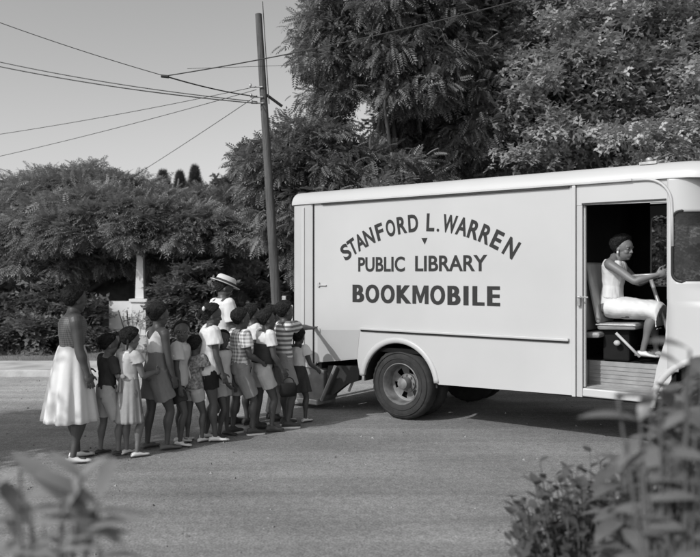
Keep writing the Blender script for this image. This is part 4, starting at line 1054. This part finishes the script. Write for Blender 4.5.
bm = bmesh.new(); loft(bm, [hr(.02, .507, .427), hr(.11, .485, .41)], 40, False, False); link('hat_band', bm, cD, hat, smooth=True)
# 9 small boy facing camera
t, J = person(221, 437, -25, 1.14, 'small boy in pale vest facing the camera beside the checked shirt', arms={'R': ((.1, .1, -1), (.5, -.2, -.6)), 'L': ((.1, .1, -1), (.4, -.1, -1))}, stance=(.0, .02), head_yaw=R(-45))
make_body(J, SK[0], t, 1.03); make_hair(J, t, HAIR, .035, low=-.05, front=.2); top(J, t, cW, hem=-.1, sleeve=0, loose=.05, seed=17, name='vest'); shorts(J, t, cL, .5, seed=18); shoes(J, t, shD, low=True)
# 10 boy plaid
t, J = person(240, 435, 35, 1.36, 'boy in small-checked short-sleeved shirt and grey knee shorts', arms={'R': ((.15, .10, -1), (1, -.15, -.55)), 'L': ((.2, .1, -1), (1, -.2, -.3))}, stance=(.05, -.03), head_yaw=R(5))
make_body(J, SK[0], t); make_hair(J, t, HAIR, .08); top(J, t, cPlaid, hem=.22, sleeve=.6, ease=.014, seed=19); shorts(J, t, cG, .80, seed=20, flare=1.06, ease=.008); collar(J, t, cW); shoes(J, t, shD, sole=rubW)
# 11 behind 10
t, J = person(248, 427, 38, 1.38, 'child in white blouse partly hidden behind the boy in the checked shirt', arms={'R': ((.1, .1, -1), (.6, -.1, -.7)), 'L': ((.1, .1, -1), (.6, -.1, -.7))}, stance=(.0, .03), head_yaw=R(0))
make_body(J, SK[1], t); make_hair(J, t, HAIR, .08); top(J, t, cW, hem=-.05, sleeve=.5, ease=.014, seed=21, loose=.1); skirt(J, t, cD, .52, .12, .14, .4, folds=8, seed=3.0); shoes(J, t, shD)
# 12 kid white blouse dark vest light shorts
t, J = person(262, 432, 30, 1.34, 'child in white blouse, dark bib and pale shorts, carrying a dark bag', arms={'R': ((.12, .12, -1), (.55, -.05, -.8)), 'L': ((.2, .1, -1), (1, -.2, -.3))}, stance=(.03, -.02), head_yaw=R(-4))
make_body(J, SK[0], t); make_hair(J, t, HAIR, .07, low=-.3); top(J, t, cW, hem=.2, sleeve=.55, ease=.012, seed=22); shorts(J, t, cL, .55, seed=23, flare=1.1)
H_ = J['H']; bm = bmesh.new(); loft(bm, trings(J, .042, .16, .66, 1.08), 24); link('bib', bm, cD, t, smooth=True)
shoes(J, t, shD)
w = t.matrix_world if False else Matrix.Translation(t.location) @ Matrix.Rotation(t.rotation_euler.z, 4, 'Z')
p = w @ (J['wrR'] + J['faR'] * .10 * H_)
bag = empty('hand_bag', p - Vector((0, 0, .20)), R(30), 'dark bag held by the child in the white blouse and dark bib', 'bag')
bm = bmesh.new(); loft(bm, [((0, 0, 0), (.09, 0, 0), (0, .03, 0)), ((0, 0, .05), (.11, 0, 0), (0, .045, 0)), ((0, 0, .13), (.095, 0, 0), (0, .03, 0)), ((0, 0, .15), (.085, 0, 0), (0, .008, 0))], 20); link('pouch', bm, cK, bag, smooth=True)
bm = bmesh.new(); tube(bm, [(.07 * math.cos(a_), 0, .145 + .065 * math.sin(a_)) for a_ in np.linspace(0, math.pi, 12)], .006, 6); link('handle', bm, cK, bag)
# 15 figure in light trousers behind
t, J = person(271, 421, 42, 1.36, 'child in long pale trousers mostly hidden between the bag carrier and the striped shirt', arms={'R': ((.1, .1, -1), (.5, -.1, -.8)), 'L': ((.1, .1, -1), (.5, -.1, -.8))}, stance=(.0, .02), head_yaw=R(10))
make_body(J, SK[1], t); make_hair(J, t, HAIR, .06); top(J, t, cPrint, hem=.05, sleeve=.5, seed=24); shorts(J, t, cW2, 1.85, seed=25, name='trousers', ease=.012, wr=.010); shoes(J, t, shD)
# 13 boy in striped shirt, right arm reaching to the van
g = gnd(284, 427); tgt = ORG + Vector((.7965, -.6047, 0)) * -1.37 + Vector((-.6047, -.7965, 0)) * .02; tgt.z = CH - (328 - 273) / Kx(313)
yw = R(25); t = empty('person', (g.x, g.y, .004), yw, 'boy in horizontally striped shirt and grey shorts reaching out to touch the bookmobile', 'person', QG)
J = body_joints(1.42, arms={'R': ((.9, .1, -.2), (1, 0, .05)), 'L': ((.2, .1, -1), (.6, -.1, -.8))}, stance=(-.02, .04), head_yaw=R(12))
inv = (Matrix.Translation(t.location) @ Matrix.Rotation(yw, 4, 'Z')).inverted(); tl = inv @ tgt
sh_ = J['shR']; v = tl - sh_; reach = (.168 + .142 + .085) * 1.42
dist = v.length; print('REACH', dist, reach)
vd = v.normalized(); J['wrR'] = tl - vd * .088 * 1.42; dw = (J['wrR'] - sh_).length; a1, a2 = .168 * 1.42, .142 * 1.42
if dw < a1 + a2:
    cosA = (a1 * a1 + dw * dw - a2 * a2) / (2 * a1 * dw); e_ = (J['wrR'] - sh_).normalized(); pn = (Vector((0, 0, -1)) - e_ * Vector((0, 0, -1)).dot(e_)).normalized()
    J['elR'] = sh_ + e_ * a1 * cosA + pn * a1 * math.sqrt(max(0, 1 - cosA * cosA))
else: J['elR'] = sh_.lerp(J['wrR'], .54)
J['faR'] = (J['wrR'] - J['elR']).normalized()
make_body(J, SK[0], t); make_hair(J, t, HAIR, .09, low=-.3); top(J, t, cStripe, hem=.1, sleeve=.6, ease=.014, seed=26); shorts(J, t, cG, .72, seed=27, flare=1.12); shoes(J, t, shD, sole=rubW)
# 14 small girl nearest the van
t, J = person(297, 423, 55, 1.10, 'small girl in white top and dark skirt standing nearest the rear of the bookmobile', arms={'R': ((.3, .2, -1), (.8, 0, -.5)), 'L': ((.2, .1, -1), (.7, -.1, -.8))}, stance=(.03, -.02), head_yaw=R(10))
make_body(J, SK[0], t); make_hair(J, t, HAIR, .08, 'puffs'); top(J, t, cW, hem=.3, sleeve=.4, seed=28); skirt(J, t, cD, .37, .15, .17, .36, folds=8, amp=.1, seed=4.0); shoes(J, t, shW, low=True)

def copy_tree(o, parent=None):
    c = o.copy(); col.objects.link(c); c.parent = parent
    for ch in list(o.children): copy_tree(ch, c)
    return c
for src, (X_, Y_), rz, lb in ((0, (-3.85, 7.15), 30, 'unseen girl in grey gathered dress added past the left edge to shade the road'), (1, (-4.35, 6.75), 45, 'boy in checked shirt at the very end of the queue')):  # copies added out of view so their shadows darken the road
    k_ = [o for o in col.objects if o.name.startswith('person') and o.get('label', '').startswith(('girl seen from behind', 'boy in small-checked')[src])][0]
    c = copy_tree(k_); c.location = (X_, Y_, .004); c.rotation_euler = (0, 0, R(rz)); c['label'] = lb

# driver, seated in the cab
rootloc = ORG + Vector((.7965, -.6047, 0)) * seat_c.x + Vector((.6047, .7965, 0)) * SV
t = empty('person', (rootloc.x, rootloc.y, seat_c.z), YAW, 'woman driver in sleeveless white dress seated in the open cab, hands on the steering wheel', 'person')
Hd = 1.66; J = body_joints(Hd)
zs = 0.0
def loc(px, py, v=SV): q = cabs(px, v, py); return Vector((q.x - seat_c.x, v - SV, q.z - seat_c.z))
J['pel'] = loc(611, 307); J['neck'] = loc(615, 259); sp_ = J['neck'] - J['pel']; J['sp'] = sp_; n_ = sp_.normalized(); J['fwd'] = (Vector((1, 0, 0)) - n_ * n_.x).normalized()
J['head'] = loc(623, 249); J['hy'] = R(-12); J['hp'] = R(4)
for sd, sg in (('R', -1), ('L', 1)):
    J['sh' + sd] = J['pel'] + sp_ * .90 + Vector((0, sg * .165, 0))
    J['hip' + sd] = J['pel'] + Vector((.0, sg * .085, -.03)); J['kn' + sd] = loc(655, 312 if sd == 'R' else 309, SV + sg * .10)
    J['an' + sd] = loc(643 if sd == 'R' else 656, 350, SV + sg * .09); J['toe' + sd] = Vector((.98, sg * .1, 0)).normalized(); J['ft' + sd] = J['an' + sd].z - .078
J['elR'] = loc(634, 281, SV - .24); J['wrR'] = loc(656, 275, SV - .17); J['elL'] = loc(638, 283, SV + .26); J['wrL'] = loc(661, 274, SV + .17)
for sd in 'RL': J['fa' + sd] = (J['wr' + sd] - J['el' + sd]).normalized()
make_body(J, SK[2], t, 1.02, hold=('R', 'L')); make_hair(J, t, HAIR, .12, low=-.3, front=.30)
top(J, t, cW, hem=.2, sleeve=0, ease=.016, fat=1.10, seed=30, name='bodice', tcol=.96)
bm = bmesh.new(); H_ = Hd; kr = (J['knR'] + J['knL']) / 2
loft(bm, trings(J, .012, -.16, .40, 1.08), 26)
a = J['pel'] + Vector((-.02, 0, .0)); b = kr + Vector((.02, 0, .0)); dd = (b - a).normalized(); up = Vector((-dd.z, 0, dd.x))
loft(bm, [(a, up * .115, Vector((0, .185, 0))), (a.lerp(b, .5), up * .11, Vector((0, .195, 0))), (b - dd * .05, up * .10, Vector((0, .19, 0))), (b + dd * .03 - up * .02, up * .11, Vector((0, .185, 0))), (b + dd * .045 - up * .07, up * .135 + dd * .02, Vector((0, .18, 0)))], 26)
remeshed('skirt', bm, cW, t, .006, 4, .008, 9, seed=31)
shoes(J, t, shW, low=True)
bm = bmesh.new(); ellips(bm, J['hpf'](-.02, -.36, -.14), (.012, .012, .016)); link('earring', bm, rubW, t)

# ------------------------------------------------------------------ foreground plants (out of focus)
def ovate(bm, base, d, up, ln, w, fold=.15, curl=.25):
    d = Vector(d).normalized(); up = Vector(up); s = d.cross(up).normalized(); n = s.cross(d).normalized(); N_ = 7; rows = []
    for i in range(N_ + 1):
        u = i / N_; ww = w * math.sin(math.pi * min(1, u * .96 + .03)) ** .8; c = Vector(base) + d * ln * u - n * curl * ln * u * u
        rows.append([bm.verts.new(c - s * ww + n * fold * ww), bm.verts.new(c), bm.verts.new(c + s * ww + n * fold * ww)])
    for i in range(N_):
        for k in (0, 1): bm.faces.new((rows[i][k], rows[i][k + 1], rows[i + 1][k + 1], rows[i + 1][k]))
random.seed(5)
def weed(base, stems, label, m, name='broadleaf_weed'):
    """stems: list of (tip point world, [(t along, leaf dir, len, width)])"""
    base = Vector(base); t = empty(name, base, 0, label, 'plant', 'foreground plants'); bs = bmesh.new(); bl = bmesh.new()
    for tip, leaves in stems:
        tip = Vector(tip) - base; mid = tip * .5 + Vector((random.uniform(-.03, .03), 0, .05)); st = Vector((random.uniform(-.05, .05), random.uniform(-.04, .04), -.02))
        tube(bs, [st, mid, tip], [.007, .005, .003], 6)
        for u, dr, ln, w in leaves:
            p = st.lerp(mid, u * 2) if u < .5 else mid.lerp(tip, u * 2 - 1); ovate(bl, p, dr, (0, -.3, 1), ln, w, curl=.35)
    link('stem', bs, M['bark'], t, smooth=True); link('leaves', bl, m, t, smooth=True)
def spray(n, ln, w): return [(.35 + .65 * i / n, (math.cos(i * 2.4 + random.random()), math.sin(i * 2.4) * .7, .25 + .3 * random.random()), ln * random.uniform(.7, 1.1), w * random.uniform(.8, 1.1)) for i in range(n + 1)]
d1 = 1.55
weed((at(60, 0, d1).x, d1, 0), [(at(62, 500, d1), [(.9, (-1, 0, .4), .17, .022), (.93, (.9, .1, .35), .13, .02), (.8, (-.9, -.2, .1), .16, .024), (.97, (.3, 0, 1), .12, .02), (1, (-.6, 0, .9), .14, .022), (.86, (.9, .2, .0), .13, .02)]),
      (at(30, 525, d1), [(1, (-.5, 0, 1), .12, .02), (1, (.9, 0, .3), .14, .02), (.9, (-1, 0, .2), .14, .024)]),
      (at(88, 530, d1), [(1, (.9, 0, .5), .10, .02), (1, (-.4, 0, 1), .13, .022), (.92, (.9, .3, -.2), .10, .02), (.95, (0, .2, 1), .10, .016)]), (at(20, 470, d1), [(1, (1, 0, -.15), .17, .022), (1, (-.6, 0, -.3), .12, .022), (.95, (.8, .1, .4), .12, .02)]), (at(45, 555, d1), spray(6, .13, .026)), (at(100, 548, d1), spray(4, .10, .02)), (at(80, 478, d1), [(1, (.6, 0, .8), .07, .014), (1, (-.6, 0, .8), .08, .014), (.94, (-1, .1, .3), .12, .018), (.92, (1, .1, -.1), .10, .018)])],
     'blurred broad-leaved plant nearest the camera at the lower left', L7)
d2 = 1.7
weed((at(690, 0, d2).x, d2, 0), [(at(668, 455, d2), spray(7, .11, .026)), (at(695, 430, d2), spray(7, .12, .03)), (at(650, 500, d2), spray(5, .10, .026)), (at(640, 420, d2), [(1, (-1, 0, .35), .13, .018), (.97, (-.6, 0, -.5), .09, .018), (1, (.3, 0, 1), .08, .016), (.9, (1, 0, .2), .10, .02)]),
      (at(660, 400, d2), [(1, (-.9, 0, .35), .10, .016), (.95, (.6, 0, .6), .08, .016), (.92, (-.8, 0, -.2), .09, .016)]), (at(685, 370, d2), spray(4, .09, .02)), (at(672, 520, d2), spray(9, .13, .034)), (at(640, 470, d2), spray(6, .09, .024)), (at(700, 480, d2), spray(8, .12, .034)), (at(618, 402, d2), spray(3, .07, .012)), (at(690, 350, d2), spray(4, .09, .022))],
     'blurred leafy branch nearest the camera at the lower right, in front of the cab', leafmat('leaves_front', .15, .25, .4, .25, 6))
def bush(name, label, pxr, pyf, d0, dj, n, ln, w, m, rx=.15, k0=.35, nl=9, seed=1):
    rnd = random.Random(seed); bx0 = at(sum(pxr) / 2, 0, d0).x
    t = empty(name, (bx0, d0, 0), 0, label, 'plant', 'foreground plants'); bs = bmesh.new(); bl = bmesh.new()
    for i in range(n):
        px = rnd.uniform(*pxr); lo = pyf(px); py = lo + (575 - lo) * rnd.random() ** 1.2; dd_ = d0 + rnd.uniform(-dj, dj)
        tip = at(px, py, dd_) - Vector((bx0, d0, 0)); root = Vector((rnd.uniform(-rx, rx), rnd.uniform(-.1, .1), 0)); mid = root.lerp(tip, .55) + Vector(((tip.x - root.x) * .15, 0, .02))
        tube(bs, [root, mid, tip], [.005, .0035, .0015], 5)
        for k in range(nl):
            u = k0 + (1 - k0) * k / (nl - 1); p = root.lerp(mid, u / .55) if u < .55 else mid.lerp(tip, (u - .55) / .45); a_ = k * 2.1 + i * 1.3 + rnd.random() * 1.5
            ovate(bl, p, (math.cos(a_), math.sin(a_) * .8, rnd.uniform(-.35, 1.1)), (0, 0, 1), ln * rnd.uniform(.7, 1.15), w * rnd.uniform(.75, 1.1), curl=.45)
    link('stem', bs, M['bark'], t, smooth=True); link('leaves', bl, m, t, smooth=True)
bush('leafy_shrub', 'dense blurred shrub filling the lower right corner and hiding the front wheel', (618, 706), lambda px: 362 + max(0, 672 - px) * 2.2, 2.3, .25, 105, .105, .032, leafmat('leaves_corner', .13, .5, .4, .25, 9), .12, .45, 9, 3)
bush('leafy_shrub', 'blurred long-leaved shrub in the lower left corner below the white-skirted woman', (8, 100), lambda px: 478 + abs(px - 62) * .5, 1.75, .2, 13, .15, .020, leafmat('leaves_long', .17, .4, .35, .2, 7), .08, .6, 7, 8)
# small-leaved bush bottom right
d3 = 3.1; bxx = at(610, 0, d3).x
tb = empty('privet_bush', (bxx, d3, 0), 0, 'small-leaved bush at the lower right, leaves half in focus over the road', 'bush')
bs = bmesh.new(); bl = bmesh.new()
for i in range(250):
    px = random.uniform(510, 692) if i > 10 else random.uniform(535, 600)
    py = random.uniform(470 + max(0, 560 - px) * .5, 565) if px < 600 else random.uniform(430 + (690 - px) * .35, 560)
    if i in (0, 1, 2): px, py = (540, 565, 590)[i], (462, 478, 452)[i]
    dd_ = d3 + random.uniform(-.25, .35); tip = at(px, py, dd_) - Vector((bxx, d3, 0)); root = Vector((random.uniform(-.15, .15), random.uniform(-.1, .1), 0))
    mid = root.lerp(tip, .55) + Vector(((tip.x - root.x) * .12, 0, .02)); tube(bs, [root, mid, tip], [.006, .004, .002], 5)
    for k in range(11):
        u = .30 + .7 * k / 10; p = root.lerp(mid, u / .55) if u < .55 else mid.lerp(tip, (u - .55) / .45); a_ = k * 1.9 + i
        ovate(bl, p, (math.cos(a_), math.sin(a_), .5 + .4 * random.random()), (0, 0, 1), random.uniform(.04, .066), random.uniform(.014, .022), curl=.1)
link('stem', bs, M['bark'], tb, smooth=True); link('leaves', bl, leafmat('leaves_privet', .085, .4, .4, .2, 20), tb, smooth=True)

# ------------------------------------------------------------------ light, world, camera
EL = 37.0; az = Vector((-.72, -.694)).normalized()
sund = Vector((az.x * math.cos(R(EL)), az.y * math.cos(R(EL)), math.sin(R(EL))))
sl = bpy.data.lights.new('sun', 'SUN'); sl.energy = 2.4; sl.angle = R(.55); so = bpy.data.objects.new('sun', sl); col.objects.link(so)
so.rotation_euler = sund.to_track_quat('Z', 'Y').to_euler(); so.location = (-10, -6, 14)
w = bpy.data.worlds.new('World'); scene.world = w; w.use_nodes = True; N, L = w.node_tree.nodes, w.node_tree.links
bg = N['Background']; sky = N.new('ShaderNodeTexSky'); sky.sky_type = 'NISHITA'; sky.sun_disc = False
sky.sun_elevation = R(EL); sky.sun_rotation = math.atan2(az.x, az.y); sky.air_density = 1.0; sky.dust_density = 2.2; sky.ozone_density = 1
bw = N.new('ShaderNodeRGBToBW'); L.new(sky.outputs[0], bw.inputs[0]); L.new(bw.outputs[0], bg.inputs[0]); bg.inputs[1].default_value = .145
cd = bpy.data.cameras.new('camera'); cam = bpy.data.objects.new('camera', cd); col.objects.link(cam); scene.camera = cam
cam.location = (0, 0, CH); cam.rotation_euler = (R(90), 0, 0); cd.sensor_width = 36; cd.lens = 36 * F / 700; cd.shift_y = -5.5 / 700; cd.clip_end = 2000; cd.clip_start = .05
cd.dof.use_dof = True; cd.dof.focus_distance = 8.4; cd.dof.aperture_fstop = 2.0; cd.dof.aperture_blades = 0
vs_ = scene.view_settings; vs_.view_transform = 'Standard'; vs_.look = 'None'; vs_.exposure = 0.32; vs_.gamma = 1; vs_.use_curve_mapping = False
